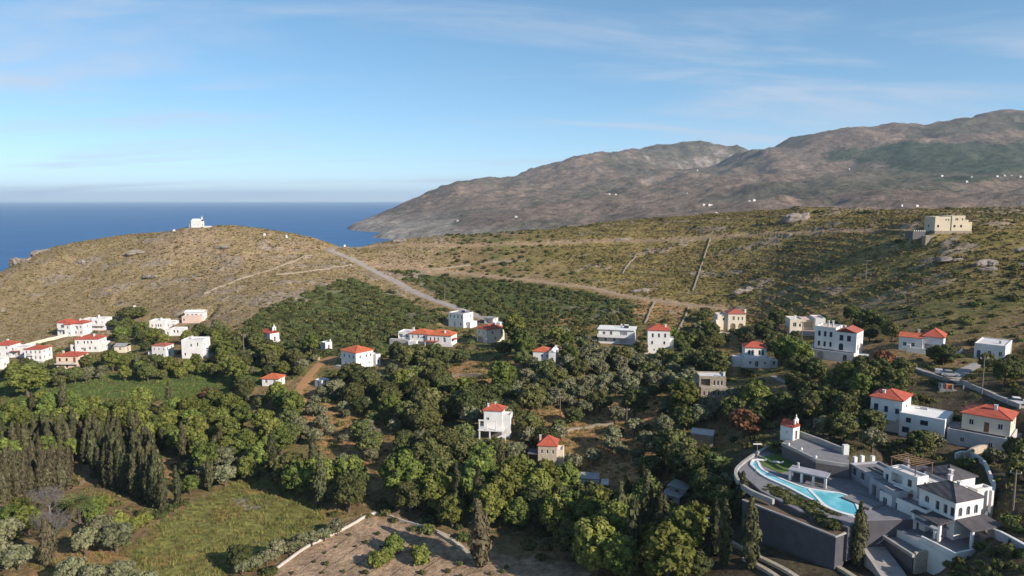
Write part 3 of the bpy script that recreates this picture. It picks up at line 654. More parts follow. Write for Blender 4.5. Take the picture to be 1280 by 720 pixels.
block(e, -h, -h+4.4, 0, d, 0, 6.2, F=[([.6], 3.7, 2.2, 1.6, 'v'), w2([.3]), w2([.75])], Lf=[w2(2), w2(2, 3.8)], roof='hip', rise=1.1, roofmat='red_tiles'); block(e, -h+4.4, -h+7.6, -1.2, d, 0, 5.6, F=[w2(1, 3.6), w2([.7], 1, .8, 1.0)], roof='hip', rise=1., roofmat='red_tiles'); block(e, -h+7.6, h+1.5, .4, d, 0, 5.8, F=[([.35], 3.0, 1.8, 1.7, 'v'), w2([.75], 3.6), w2(2)], roof='hip', rise=1.1, roofmat='red_tiles', Rt=[w2(1, 3.6)])
chimney(e, 3.5, 4, 6.4); balcony(e, -h+1.2, -h+4.38, -1.1, -.01, 3.2)
e, h, d = house('F', 'white_house', 'flat roofed white cube house with one arched opening on the hill foot')
block(e, -h, -h+5.2, 0, d, 0, 5.4, F=[w2(2, 3.2, .9, 1.6), w2(1)], roof='flat'); block(e, -h+5.2, h, -.6, d-.5, 0, 5.9, F=[([.3], 3.2, 1.6, 1.7, 'A'), w2([.75], 3.6, .6, .8), w2([.3,.7], 1, .6, .8)], Rt=[w2(2, 3.4)], roof='flat'); balcony(e, -h+.5, h, -2.0, -.62, 2.6); chimney(e, 1, 3, 5.9)
e, h, d = house('G', 'stone_hut', 'small pale hut with grey sloping roof between the white houses', 'hut')
block(e, -h, h, 0, d, 0, 2.6, 'cream_wall', F=[w2(1)], Rt=[w2(1, .1, .9, 2.0, 'd')], roof='gable', rise=.9, roofmat='grey_roof')
e, h, d = house('Hh', 'white_house', 'small white house with brownish roof below the garden steps')
block(e, -h, h, 0, d, 0, 4.9, F=[w2(3, 3.2, .6, .9), w2(2, 1, .7, .9)], Rt=[w2(2, 3.0, .7, 1.4), w2(1)], roof='hip', rise=.7, roofmat='old_tiles', ov=.15); block(e, -h-2.4, -h, 1, d, 0, 2.2, roof='flat')
e, h, d = house('I', 'white_house', 'tall plain white cube house with flat roof at the meadow edge')
block(e, -h, h, 0, d, 0, 7.4, F=[w2([.45], 4.6, .8, 1.2), w2([.75], 4.8, .6, 1.5), w2([.5], 1.2, 1.0, .9), w2([.15], 1., .7, 1.2)], Rt=[w2(2, 4.6), w2(2)], roof='flat', parapet=.5); block(e, h, h+1.6, 1, 4.5, 0, 3.4, Rt=[w2(1)], roof='flat'); chimney(e, -2, 5, 7.2, .8)
e, h, d = house('J', 'white_house', 'rambling white house with rounded parapets on a stone base')
block(e, -h, 1.5, 0, d, 0, 4.0, F=[w2([.15,.4,.55,.7], .9, .7, 1.3)], roof='flat', parapet=.6); block(e, 1.5, h, .5, d, 0, 3.3, F=[w2(2, 1.2, .6, .8)], roof='flat'); block(e, -h-3.2, -h, -.5, 3.5, -.5, 2.2, 'stone_wall', roof='flat'); chimney(e, -2, 4, 4.0, .7)
e, h, d = house('Jl', 'white_house', 'low white annexe with two dark square openings below the rambling house')
block(e, -h, -h+4, 0, d, 0, 2.8, 'whitewash', F=[([.3,.7], .4, .9, 1.3, 'v')], roof='flat'); block(e, -h+4, h+2, .6, d+.6, 0, 3.4, F=[([.25,.5], 1.2, .9, 1.3, 'v')], roof='flat')
e, h, d = house('K', 'white_pavilion', 'white pavilion with three tall dark openings and low gable', 'house')
block(e, -h, h, 0, d, 0, 3.2, F=[([.15,.40,.60], .4, 1.25, 2.0, 'v'), w2([.85], 1)], roof='gable', rise=.8, roofmat='white_trim')
e, h, d = house('Kp', 'pink_house', 'low pinkish stone house against the white pavilion')
block(e, -h, h, 0, d, 0, 3.3, 'pink_wall', F=[w2([.12], 1)], roof='flat', roofmat='terrace_floor')
e, h, d = house('e0', 'white_house', 'plain white house end above the round willow')
block(e, -h, h, 0, d, 0, 4.2, F=[w2(2)], Rt=[w2(1)], roof='flat')
e, h, d = house('L', 'village_chapel', 'white chapel with red tiled roof and bell gable among dense shrubs', 'chapel')
block(e, -h, h, 0, d, 0, 3.6, F=[w2(2, 1.6, .4, .8)], Rt=[w2([.5], .1, 1., 2.1, 'd')], roof='gable', rise=1.3, roofmat='red_tiles', ov=.12, base=3)
def bellgable(par, x, y, z, along='y', s=1.0):
    bm = bmesh.new(); o, dd, L = ((x, y-.9*s), (0, 1), 1.8*s)
    facade(bm, o, dd, L, z, z+1.5*s, [(outline(.9*s, z+.3*s, .6*s, .95*s, True), .3, False)]); facade(bm, (x-.3, y+.9*s), (0, -1), L, z, z+1.5*s, [(outline(.9*s, z+.3*s, .6*s, .95*s, True), .02, False)])
    for a, b, c, q in ((y-.9*s, y-.9*s, 0, 1.5), (y+.9*s, y+.9*s, 0, 1.5)): bm.faces.new([bm.verts.new(p) for p in ((x, a, z), (x-.3, a, z), (x-.3, a, z+1.5*s), (x, a, z+1.5*s))])
    prism(bm, [(x+.03, y-.95*s), (x+.03, y+.95*s), (x-.33, y+.95*s), (x-.33, y-.95*s)], z+1.5*s, [z+1.6*s]*4); bx(bm, x-.25, x-.05, y-.35*s, y+.35*s, z+1.602*s, z+2.2*s)
    g = link('bell_gable', bm, 'whitewash', par)
    b = bmesh.new(); tube(b, [(x-.15, y, z+.95*s), (x-.15, y, z+.7*s), (x-.15, y, z+.5*s)], [.08*s, .14*s, .2*s], 8); link('bell', b, 'steel', g)
    boxes('cross', 'whitewash', g, [(x-.19, x-.11, y-.05, y+.05, z+2.2*s, z+3.0*s), (x-.19, x-.11, y-.25*s, y-.052, z+2.6*s, z+2.7*s), (x-.19, x-.11, y+.052, y+.25*s, z+2.6*s, z+2.7*s)])
bellgable(e, h, d/2, 4.6); wl_ = wall_line(bmesh.new(), [(h+1.5, d-1, 1.0), (h+2.6, d-3, .4), (h+2.8, -1, -.4), (h+2.3, -3.5, -1.2)], .5, 2.5); link('yard_wall', wl_, 'whitewash', e)
e, h, d = house('M', 'white_hut', 'little white cube hut with a chimney at the head of the ochre track', 'hut')
block(e, -h, h, 0, d, 0, 3.0, F=[w2(1, 1.3, .5, .6)], Rt=[w2(1, .1, .8, 1.9, 'd')], roof='flat'); chimney(e, h-.5, d-.6, 2.9, .9, w=.5)
e, h, d = house('N', 'white_house', 'two storey white house with orange hip roof standing alone beside the ochre track')
block(e, -h, h, 0, d, 0, 6.0, F=[w2([.2,.55,.85], 3.7, .7, 1.3), w2([.3,.85], 1, .7, 1.2)], Rt=[w2([.25,.6,.85], 3.7, .7, 1.2), w2(2, 1.1, .6, 1.0)], roof='hip', rise=1.7, roofmat='orange_tiles', shutter='grey_shutter')
balcony(e, -h-1.3, -h-.01, .4, 3.4, 3.0); block(e, h-2, h+1.4, d, d+2.2, 0, 4.4, Rt=[w2(1)], roof='flat'); terrace(e, -h-1.5, h, -1.6, -.05, .4, 'whitewash')
e, h, d = house('O', 'white_cottage', 'low white cottage with bright orange roof hidden among trees', 'cottage')
block(e, -h, h, 0, d, 0, 2.6, F=[w2(2)], Rt=[w2(1)], roof='hip', rise=1.3, roofmat='orange_tiles')
e, h, d = house('P', 'white_shed', 'small white flat roofed shed beside the ochre track', 'shed')
block(e, -h, h, 0, d, 0, 2.5, F=[w2([.5], .1, 1.2, 1.9, 'd')], Rt=[w2(1)], roof='flat', shutter='grey_shutter')
e, h, d = house('Q', 'white_house', 'white house with flat roofed wing, red hip roof and dark strip of lower windows')
block(e, -h, -h+5.5, 1, d, 0, 4.9, F=[([.2], 2.6, 1.8, 1.4, 'v'), w2([.7], 2.6, .7, 1.5), w2(2)], roof='flat'); block(e, -h+5.5, h, 0, d, 0, 4.6, F=[w2(3, 2.7, .8, 1.4), ([.5], .4, 5.6, 1.2, 'v')], Rt=[w2(2, 2.6), w2(1)], roof='hip', rise=1.4, roofmat='orange_tiles'); chimney(e, -h+6, 3, 5.6, .9)
terrace(e, -h-3, -h+5, -.9, .95, 2.0, 'concrete'); block(e, -.8, 2.6, -2.0, 0, -.5, 1.8, roof='flat', Lf=[w2(1)])
e, h, d = house('Rr', 'white_house', 'white bungalow with broad orange hip roof and red porch roof in front')
block(e, -h, h, 0, d, 0, 4.0, F=[w2([.12,.3,.45], 1.6, .7, 1.6), ([.72], 1.4, 1.3, 2.0, 'A')], Rt=[w2(2, 1.5)], roof='hip', rise=1.7, roofmat='orange_tiles'); chimney(e, 2.0, 1.5, 5.0, .9)
p = boxes('porch_roof', 'red_tiles', e, [(-h-.5, -.2, -2.2, -.02, 1.7, 1.85)]); box('post', 'white_trim', p, -h-.3, -h-.1, -2.1, -1.9, -1, 1.7); box('post', 'white_trim', p, -.6, -.4, -2.1, -1.9, -1, 1.7); box('porch_roof', 'red_tiles', e, h+.01, h+2, .5, 3.5, 2.6, 2.75); box('garden_wall', 'whitewash', e, 0, h+1, -1.2, -.9, -1.5, .9)
e, h, d = house('S', 'white_house', 'flat roofed two storey white house right below the tarmac road')
block(e, -h, h, 0, d, 0, 6.4, F=[w2(4, 4.0, .8, 1.5), w2([.4], .2, 1.0, 2.1, 'd'), w2([.8], 1.)], Rt=[w2([.7], 4.2, .9, 1.2), w2([.3], 1)], roof='flat', shutter='grey_shutter', roofmat='grey_roof'); tank(e, .5, 4, 6.05); balcony(e, -h-1.5, -h-.01, 1, 5, 3.1); block(e, h, h+2.2, 2, d, -.5, 2.6, roof='flat')
e, h, d = house('T', 'cream_house', 'cream house with salmon red hip roof where the road reaches the village')
block(e, -h, h, 0, d, 0, 5.4, 'cream_wall', F=[w2(2, 3.4, .8, 1.2), ([.4], .2, 3.6, 2.0, 'v')], Rt=[w2([.35], 3.4), w2([.85], 2.9, .9, 1.8), w2([.5], 1)], roof='hip', rise=1.5, roofmat='red_tiles'); chimney(e, 1, 6, 6.2)
e, h, d = house('Ts', 'grey_garage', 'low grey roofed garage beside the tarmac road', 'garage')
block(e, -h, h, 0, d, 0, 2.6, 'whitewash', F=[([.5], .2, 3, 1.9, 'v')], Rt=[w2(1, 1.1)], roof='slab', roofmat='grey_roof'); block(e, h, h+4, -1, 2.5, -1.2, 1.2, 'whitewash', Rt=[w2(1)], roof='flat')
e, h, d = house('U', 'white_cottage', 'white cottage with orange roof and blue grey lean-to on a long terrace', 'cottage')
block(e, -h, 1.8, .4, d, 0, 4.0, F=[w2([.55,.85], 2.2, .6, .9)], roof='hip', rise=1.2, roofmat='orange_tiles', ov=.25); block(e, 1.8, h, -.8, d-.6, 0, 4.2, F=[w2(1, 1.2)], Rt=[w2(2, 2)], roof='gable', rise=.9, roofmat='whitewash', ov=.08); block(e, -h-2.6, -h, 1, 4.5, 0, 2.1, 'grey_wall', roof='flat'); chimney(e, h-.4, 3.6, 4.4, 1.4, w=.5)
terrace(e, -h-4, h+2.5, -2.4, -.82, .1, 'stone_wall'); pergola(e, h+.5, h+3, 0, 3.5, .1, 2.4, 7)
e, h, d = house('V', 'white_villa', 'wide white modernist villa with overhanging flat roof and full width balcony', 'house')
block(e, -h, h, 0, d, 0, 5.4, F=[w2([.35], 3.3, 1.0, 1.5), ([.7], 3.0, 2.8, 1.9, 'v'), w2([.15], 3.4, 1.1, 1.2), ([.7], .3, 2.6, 1.7, 'v'), w2([.2,.45], 1)], Rt=[w2([.3,.7], 3.3, .9, 1.3), w2(2)], roof='slab', roofmat='white_trim', ov=.5); balcony(e, -h-.3, h-.6, -1.5, -.01, 2.8); chimney(e, 1.5, 5, 5.6, 1.2, w=.5); tank(e, 3.5, 3, 5.62)
bm = bmesh.new(); prism(bm, [(h+.02, 0), (h+.02, -1.0), (h+1.6, -1.0), (h+1.6, 0)], -2, [2.7, 2.7, .2, .2]); link('stairs', bm, 'whitewash', e); terrace(e, -h-1, h+2, -4.5, -1.8, -.4, 'dark_stone', depth=3.5)
e, h, d = house('W', 'white_tower_house', 'tall three storey white house with red hip roof standing alone beside bare earth')
block(e, -h, h, 0, d, 0, 8.6, F=[w2([.22,.5,.78], 6.0, .7, 1.5), w2([.2,.75], 3.4, .7, 1.2), w2([.3], 1.0, .5, .7)], Rt=[w2(2, 5.8, .8, 1.4), w2(2, 3)], roof='hip', rise=1.5, roofmat='red_tiles', frame='grey_shutter', base=3.5); chimney(e, 2.6, 3, 9.6, .8, w=.5); block(e, h, h+1.6, 1.5, 5, 0, 5.6, Rt=[w2(1, 3)], roof='flat'); box('garden_wall', 'whitewash', e, -h-3, -h-.02, -.3, 0, -1.5, 1.6)
e, h, d = house('X', 'cream_house', 'cream house with dark red hip roof over two arched porch openings')
block(e, -h+1, h-1.2, 0, d-1, 0, 6.6, 'cream_wall', F=[([.28,.74], .4, 2.2, 2.4, 'A'), w2([.3], 4.0, .9, 1.6), w2([.58,.8], 4.0, .6, 1.4)], Rt=[w2(2, 4)], roof='hip', rise=1.3, roofmat='old_tiles'); block(e, -h-3, -h+1, 1, d, 0, 6.0, 'cream_wall', F=[w2([.6], 3.6)], roof='flat'); chimney(e, h-1, 2, 6.4, 1.6, 'whitewash'); link('stair_wall', wall_line(bmesh.new(), [(-h-3, 6, 5.6), (-h-3.2, 2, 4.4), (-h-3.6, -2, 2.2), (-h-3.2, -5, .6)], .6, 5), 'cream_wall', e); terrace(e, -h-3, h+2, -4.2, -2.6, -.3, 'stone_wall')
e, h, d = house('Y', 'white_house', 'white house with red hip roof above a wide lower storey and corner terraces')
block(e, -h+1.2, h-1.2, 1.6, d, 2.6, 6.2, F=[w2([.2,.36,.68,.84], 1.2, .7, 1.6)], Rt=[w2(2, 1.2)], roof='hip', rise=1.4, roofmat='red_tiles', shutter=None, frame='grey_shutter'); block(e, -h, h, 0, d, 0, 2.9, F=[w2([.3], 1.1, .8, 1.0), ([.52], .3, 1.1, 2.0, 'a'), w2([.8], 1.2, .8, .8)], Rt=[w2(2)], roof='flat'); block(e, h, h+2.2, .6, 4.5, 0, 2.4, roof='flat', F=[w2(1)]); box('terrace_pier', 'whitewash', e, -h-2.5, -h, 1, 3.6, -2, 3.2)
e, h, d = house('Z', 'stone_house', 'unfinished looking two storey stone house with flat grey roof and dark loggia')
block(e, -h, h, 0, d, 2.9, 6.2, 'stone_wall', F=[([.24], .5, 2.6, 2.0, 'v'), w2([.56,.7,.84], .6, .6, 1.5)], Rt=[w2(2)], roof='flat', roofmat='roof_screed', base=0); block(e, -h+.4, h+.3, -.8, d, 0, 2.9, 'stone_wall', F=[w2([.12,.3,.5,.68,.88], .7, .6, 1.3)], roof='slab', roofmat='concrete', ov=.02); chimney(e, h-.3, 1.2, 6.1, 1.0, 'whitewash', .5); block(e, -h-2.2, -h, 1, 4, 1, 4, 'stone_wall', roof='slab', roofmat='concrete', ov=.05)
e, h, d = house('AA', 'cream_house', 'cream flat roofed house with terracotta terraces and brown wooden veranda')
block(e, -h, -1.4, .5, d, 0, 5.6, 'cream_wall', F=[w2([.35], 2.8, 1.2, 1.6), w2([.75], 2.8, .7, 1.2)], Lf=[w2(2, 2.8)], roof='flat'); block(e, -1.4, 2.6, 2.4, d, 0, 5.2, 'cream_wall', F=[([.5], 2.4, 3.4, 2.0, 'v')], roof='slab', roofmat='pink_wall', ov=.25); block(e, 2.6, h, 0, d, 0, 6.2, 'whitewash', Rt=[w2(2, 3)], F=[w2([.5], 4.0, .7, .6)], roof='flat', roofmat='pink_wall'); terrace(e, -3, 3, -1.5, .4, 1.6, 'pink_wall', 'pink_wall'); chimney(e, -4, 2, 5.5, 1.2, w=.5); pergola(e, -h-4.5, -h-.8, 0, 4, 0, 2.5, 9)
e, h, d = house('AB', 'white_mansion', 'large white three storey house with arched windows, twin chimneys and terraced wings', 'house')
block(e, -h, -h+6, 2.2, d, 2.8, 9.6, F=[w2([.22,.5,.78], .8, .7, 1.5), w2([.22,.5,.78], 3.8, .8, 1.6)], Lf=[w2(2, 4)], roof='flat', frame='blue_paint', base=0, roofmat='pink_wall'); block(e, -h+6, h, 1.8, d, 2.8, 8.6, F=[([.3], .3, 1.3, 2.1, 'a'), w2([.3,.65], 3.2, 1.1, 1.7)], Rt=[([.28,.72], .4, 1.5, 2.0, 'A'), w2([.2,.5,.8], 3.7, .7, 1.2)], roof='gable', rise=1.1, roofmat='old_tiles', base=0, frame='blue_paint', ov=.1)
block(e, -h-.5, h, 0, d, 0, 2.8, F=[([.25], .2, 1.7, 2.2, 'A'), ([.8], .2, 1.2, 2.1, 'a')], Rt=[([.4], .1, 1.2, 2.2, 'a'), w2([.75], 1.2, .8, .8)], roof='flat', base=3.5); box('terrace_wing', 'whitewash', e, h, h+2.6, 1.0, 7, -3, 2.0); balcony(e, -h-3, -h-.51, .1, 4, 2.8); chimney(e, -h+3.5, 3.2, 9.4, 1.9, w=.45); chimney(e, -h+4.6, 4.0, 9.4, 1.9, w=.45); chimney(e, 1.2, 7, 9.0, .8)
e, h, d = house('AC', 'white_house', 'low white house with crossing red tiled roofs and small front yard on the slope')
block(e, -h-.5, .5, 0, 5.0, 0, 3.8, F=[w2([.25,.6], 1.2)], Lf=[w2(1, 1.2)], roof='gable', rise=1.0, roofmat='orange_tiles', ov=.2); block(e, .5, h+.5, .8, d, 0, 4.4, F=[([.3], .4, 2.2, 2.0, 'v'), w2([.75], 1.2)], Rt=[w2([.3,.7], 1.2)], roof='hip', rise=1.9, roofmat='red_tiles'); chimney(e, -1, 4, 4.8, .9, w=.5); link('yard_wall', wall_line(bmesh.new(), [(-2, -2.2, 1.4), (h+1, -2.0, 1.5), (h+4.5, -1, 1.3), (h+5, 4, 1.5)], .35, 3.5), 'whitewash', e); box('gate_pier', 'whitewash', e, -3.2, -2.3, -2.5, -1.9, -2, 2.2)
e, h, d = house('AD', 'white_house', 'plain white flat roofed house with curved end wall beside the concrete ramp')
block(e, -h, h, 0, d, 0, 4.2, F=[w2([.15], .2, .9, 2.1, 'd'), w2([.5,.85], 1.2, .8, 1.3)], Rt=[w2([.45], 1.2, .8, .8)], roof='flat', shutter='blue_paint', parapet=.2); box('vent', 'grey_wall', e, 1.4, 2.0, 4, 4.6, 3.8, 4.8); bm = bmesh.new(); prism(bm, [(h, d-3), (h, d), (-1, d), (0, d+2.4), (2, d+2.8)], -2.5, 3.2); link('curved_annexe', bm, 'whitewash', e)
e, h, d = house('AF', 'white_house', 'white house with red hip roof above open concrete frame and curved forecourt')
block(e, -h+.6, h-.8, 3, d, 3, 7.6, F=[w2([.2], 1.4)], Rt=[w2(1, 1.4)], roof='hip', rise=1.3, roofmat='red_tiles', base=0); block(e, h-.8, h+1.4, 3.4, d, 0, 6.4, Rt=[w2(1, 4)], roof='flat'); box('slab', 'whitewash', e, -h-.4, h, 0, d-.02, 2.7, 2.98); box('back_wall', 'dark_stone', e, -h+.5, h-.5, 2.9, 3.1, -1.5, 2.69)
for x in (-h-.2, -.6, h-.35): box('column', 'whitewash', e, x, x+.32, .1, .42, -2, 2.69)
for x in (-h-.2, -1.4, h-2.2): box('column', 'whitewash', e, x, x+.3, .12, .42, 2.99, 5.4)
box('frame_beam', 'whitewash', e, -h-.3, h-1.8, .1, .45, 5.41, 5.75); chimney(e, -1.6, 4, 8.4, .8, w=.4); chimney(e, .2, 5, 8.6, .8, w=.4); bm = bmesh.new(); prism(bm, [(-h+.2, -1), (-h-3.4, -1.4), (-h-4.4, -2.6), (-h-3, -3.2), (-h+2.6, -2.6), (h-1, -1.0)], -3, -.2); link('forecourt', bm, 'cream_wall', e)
bm = bmesh.new(); prism(bm, [(h-1.6, -.6), (h+.8, -.4), (h+.8, -.1), (h-1.6, -.1)], -2.5, [1.4, 2.6, 2.6, 1.4]); link('stair_wall', bm, 'whitewash', e)
e, h, d = house('AG', 'stone_tower_house', 'narrow two storey stone house with bright red pyramid roof in the trees')
block(e, -h, h, 0, d, 0, 6.0, 'pale_stone', F=[w2([.2,.5,.8], 3.9, .5, 1.1), w2([.25,.75], 1.2, .5, 1.1)], Rt=[w2([.3], 4.2, .5, .7), w2([.6], 1.4, .6, .9)], roof='hip', rise=1.9, roofmat='red_tiles', ov=.25); block(e, h, h+1.6, 1.4, d, 0, 4.6, 'cream_wall', Rt=[w2(1, 2)], roof='flat'); chimney(e, -h+.4, 2, 6.6, 1.5, 'pink_wall', .45); pergola(e, -h-2.6, -h-.2, .2, 4, 0, 3.6, 6, roof='dark_stone'); box('yard_wall', 'whitewash', e, -h-.8, -h, -1.6, -.4, -1.5, .8); terrace(e, -h, h+2.4, -1.8, -.05, .3, 'stone_wall')
e, h, d = house('AH', 'stone_barn', 'old roofless looking stone barn with grey flat roof on a bare terrace', 'barn')
block(e, -h, h, 0, d, 0, 3.2, 'stone_wall', Rt=[w2([.45], .2, 1.0, 1.9, 'd')], F=[w2([.5], 1.6, .4, .4)], roof='gable', rise=.7, roofmat='terrace_floor', ov=.05)
e, h, d = house('AI', 'white_ruin', 'long low white cottage in the wooded hollow below the red pyramid roof', 'cottage')
block(e, -h, 1.2, 0, d, 0, 2.3, F=[w2([.3], 1, .5, .6)], roof='slab', roofmat='concrete', ov=.1); block(e, 1.8, h, -.4, 3, -.4, 1.5, roof='flat'); link('ruined_wall', wall_line(bmesh.new(), [(-h-1, -3, -.6), (0, -4.2, -.9), (3, -4.6, -.4), (5, -3.6, -1.0)], .6, 2.5), 'pale_stone', e); terrace(e, -h, h, -2.6, -.5, -.5, 'orange_brick', 'ochre_track', 2)
e, h, d = house('AJ', 'white_house', 'white and pale blue house with red hip roof over a lower flat roofed wing')
block(e, -h, -h+6.4, 1.6, d, 0, 7.2, F=[w2([.18], 4.2, .9, 1.6), w2([.5], 4.2, .8, 1.4), w2([.85], 4.2, .8, 1.2), w2([.3], 1.2, 1.0, 1.6)], Rt=[w2([.5], 4.6)], roof='hip', rise=1.4, roofmat='red_tiles', frame='blue_paint'); block(e, -h+6.4, h, 0, d-1, 0, 5.2, F=[w2([.2], 3.2, 1.0, 1.1), w2([.55], 3.2, 1.5, 1.1), w2([.15], .9, 1.4, 1.3), ([.55], .3, 2.4, 1.7, 'v'), w2([.85], .9, 1.6, 1.0)], Rt=[([.3], 2.4, 2.4, 2.0, 'v'), w2([.75], 3.0, 1.0, 1.4), ([.25], .2, 2.0, 1.8, 'v')], roof='flat', frame='blue_paint', parapet=.15, roofmat='white_trim'); block(e, -h-3.2, -h, 2.2, 6, 0, 3.0, F=[w2(1, 1.2)], roof='flat', frame='blue_paint'); box('porch', 'whitewash', e, -h+2.4, -h+5.6, .3, 1.58, 2.8, 3.1); chimney(e, -h+2.2, 3.2, 7.8, .9, w=.5); box('skylight', 'grey_wall', e, -h+9, -h+10.4, 6, 6.6, 4.9, 5.6); terrace(e, -h+4, h+3, -2.4, -.05, -.2, 'whitewash', depth=4); pergola(e, h+.3, h+3.4, 2, 7, 0, 3.4, 9, roof='grey_roof')
e, h, d = house('AK', 'pale_house', 'pale cream house with red hip roof on a wide grey lower storey')
block(e, -h+1.6, h, 1.6, d, 3.2, 6.6, 'cream_wall', F=[w2([.2,.8], 1.2, .9, 1.2), w2([.52], .15, .9, 2.1, 'd')], Rt=[w2(2, 1.2)], roof='hip', rise=1.6, roofmat='red_tiles', base=0); block(e, -h-.6, h+.4, 0, d, -.4, 3.2, 'grey_wall', F=[w2([.25,.7], 1.2, .8, 1.0)], Rt=[w2(2)], roof='flat', base=3); chimney(e, 2, 4, 7.8, .9, w=.5)
e, h, d = house('RH', 'sand_coloured_house', 'large sand coloured house with stepped flat roofs alone on the ridge')
block(e, -h, -.6, 0, d, 1.2, 7.2, 'sand_wall', F=[w2([.2], 1.4, .9, 1.1), w2([.66,.82], 4.2, .5, .9)], Lf=[w2([.4], 1.4, .9, 1.1)], roof='flat', frame='brown_wood', base=0); block(e, -.6, 5.0, -.3, d, 1.2, 7.6, 'sand_wall', F=[w2([.22,.72], 1.4, .9, 1.1), w2([.3,.42,.8], 4.4, .5, .9)], roof='flat', frame='brown_wood', base=0); block(e, 5.0, 6.6, 0, d, 1.2, 5.8, 'sand_wall', roof='flat', base=0); block(e, 6.6, h+.7, 0, d, 1.2, 4.9, 'sand_wall', roof='flat', base=0)
box('stone_plinth', 'stone_wall', e, -h-.05, h+.72, -.36, d+.05, -2, 1.198); terrace(e, -h-5.5, h+.5, -3.4, -.4, -.8, 'stone_wall', depth=4.0); boxes('yard_wall', 'dark_stone', e, [(-h-8, -h-.1, 2, 2.3, -2.5, .9), (-h-8, -h-7.7, 2.3, d, -2.5, .9)]); boxes('white_balusters', 'whitewash', e, [(-h-7.6+i*.9, -h-7.2+i*.9, 2.02, 2.28, .902, 1.3) for i in range(8)])
e, h, d = house('CH', 'hilltop_chapel', 'small white chapel with a bell wall alone on the left hilltop', 'chapel')
block(e, -h, h-.8, 0, d, 0, 4.0, F=[w2([.3,.7], 1.6, .4, .7)], Rt=[w2([.5], .1, 1, 2.1, 'd')], roof='gable', rise=1.3, roofmat='white_trim', ov=.06); bellgable(e, h-.8, d/2, 4.4, s=1.1); box('yard_wall', 'whitewash', e, h, h+6, 0, .4, -1.5, 1.0); box('yard_wall', 'whitewash', e, -h-1.6, -h-.1, 1, 3, -1.5, 1.9)
for key, lb in (('G2', 'little open fronted white shed roof in the shaded yard left of the villa'), ('G3', 'grey block shed with flat roof in the shaded yard left of the villa')):
    e, h, d = house(key, 'yard_shed', lb, 'shed'); block(e, -h, h, 0, d, 0, 2.4, 'grey_wall' if key == 'G3' else 'whitewash', F=[w2([.5], .1, 1., 1.9, 'd')], Rt=[([.5], .3, 1.8, 1.7, 'v')], roof='slab', roofmat='concrete')
# ------------------------------------------------------------------ vegetation kit
leafmat('olive_leaves', (.155, .150, .085), (.100, .105, .050), .5, .22, .015); leafmat('oak_leaves', (.062, .070, .022), (.095, .098, .032), .45, .3, .02); leafmat('bright_leaves', (.130, .145, .032), (.075, .092, .021), .45, .28, .02)
leafmat('cypress_leaves', (.078, .076, .034), (.050, .050, .024), .8, .25, .02); leafmat('brown_cypress_leaves', (.098, .084, .046), (.066, .060, .032), .8, .2, .02); leafmat('scrub_leaves', (.20, .155, .055), (.135, .110, .040), .4, .4, .03); leafmat('dry_scrub_leaves', (.235, .175, .085), (.165, .13, .06), .4, .35, .02)
leafmat('maquis_leaves', (.068, .078, .022), (.105, .100, .036), .3, .4, .03); leafmat('palm_leaves', (.11, .125, .04), (.075, .095, .03), .8, .15); leafmat('rust_leaves', (.17, .085, .035), (.12, .085, .035), .5, .2); leafmat('grass_blades', (.16, .16, .045), (.20, .155, .06), .3, .35, .03); leafmat('green_grass_blades', (.10, .14, .036), (.125, .15, .045), .3, .25, .02); leafmat('violet_leaves', (.075, .045, .065), (.06, .05, .04), .5, .2)
plain('bark', (.13, .095, .07), (.085, .065, .05), .95, 3, .02); plain('pale_bark', (.24, .20, .17), (.17, .14, .12), .95, 3, .02)
_t = bmesh.new(); bmesh.ops.create_icosphere(_t, subdivisions=2, radius=1.0); ICO_V = np.array([v.co[:] for v in _t.verts]); ICO_F = np.array([[v.index for v in f.verts] for f in _t.faces]); _t.free()
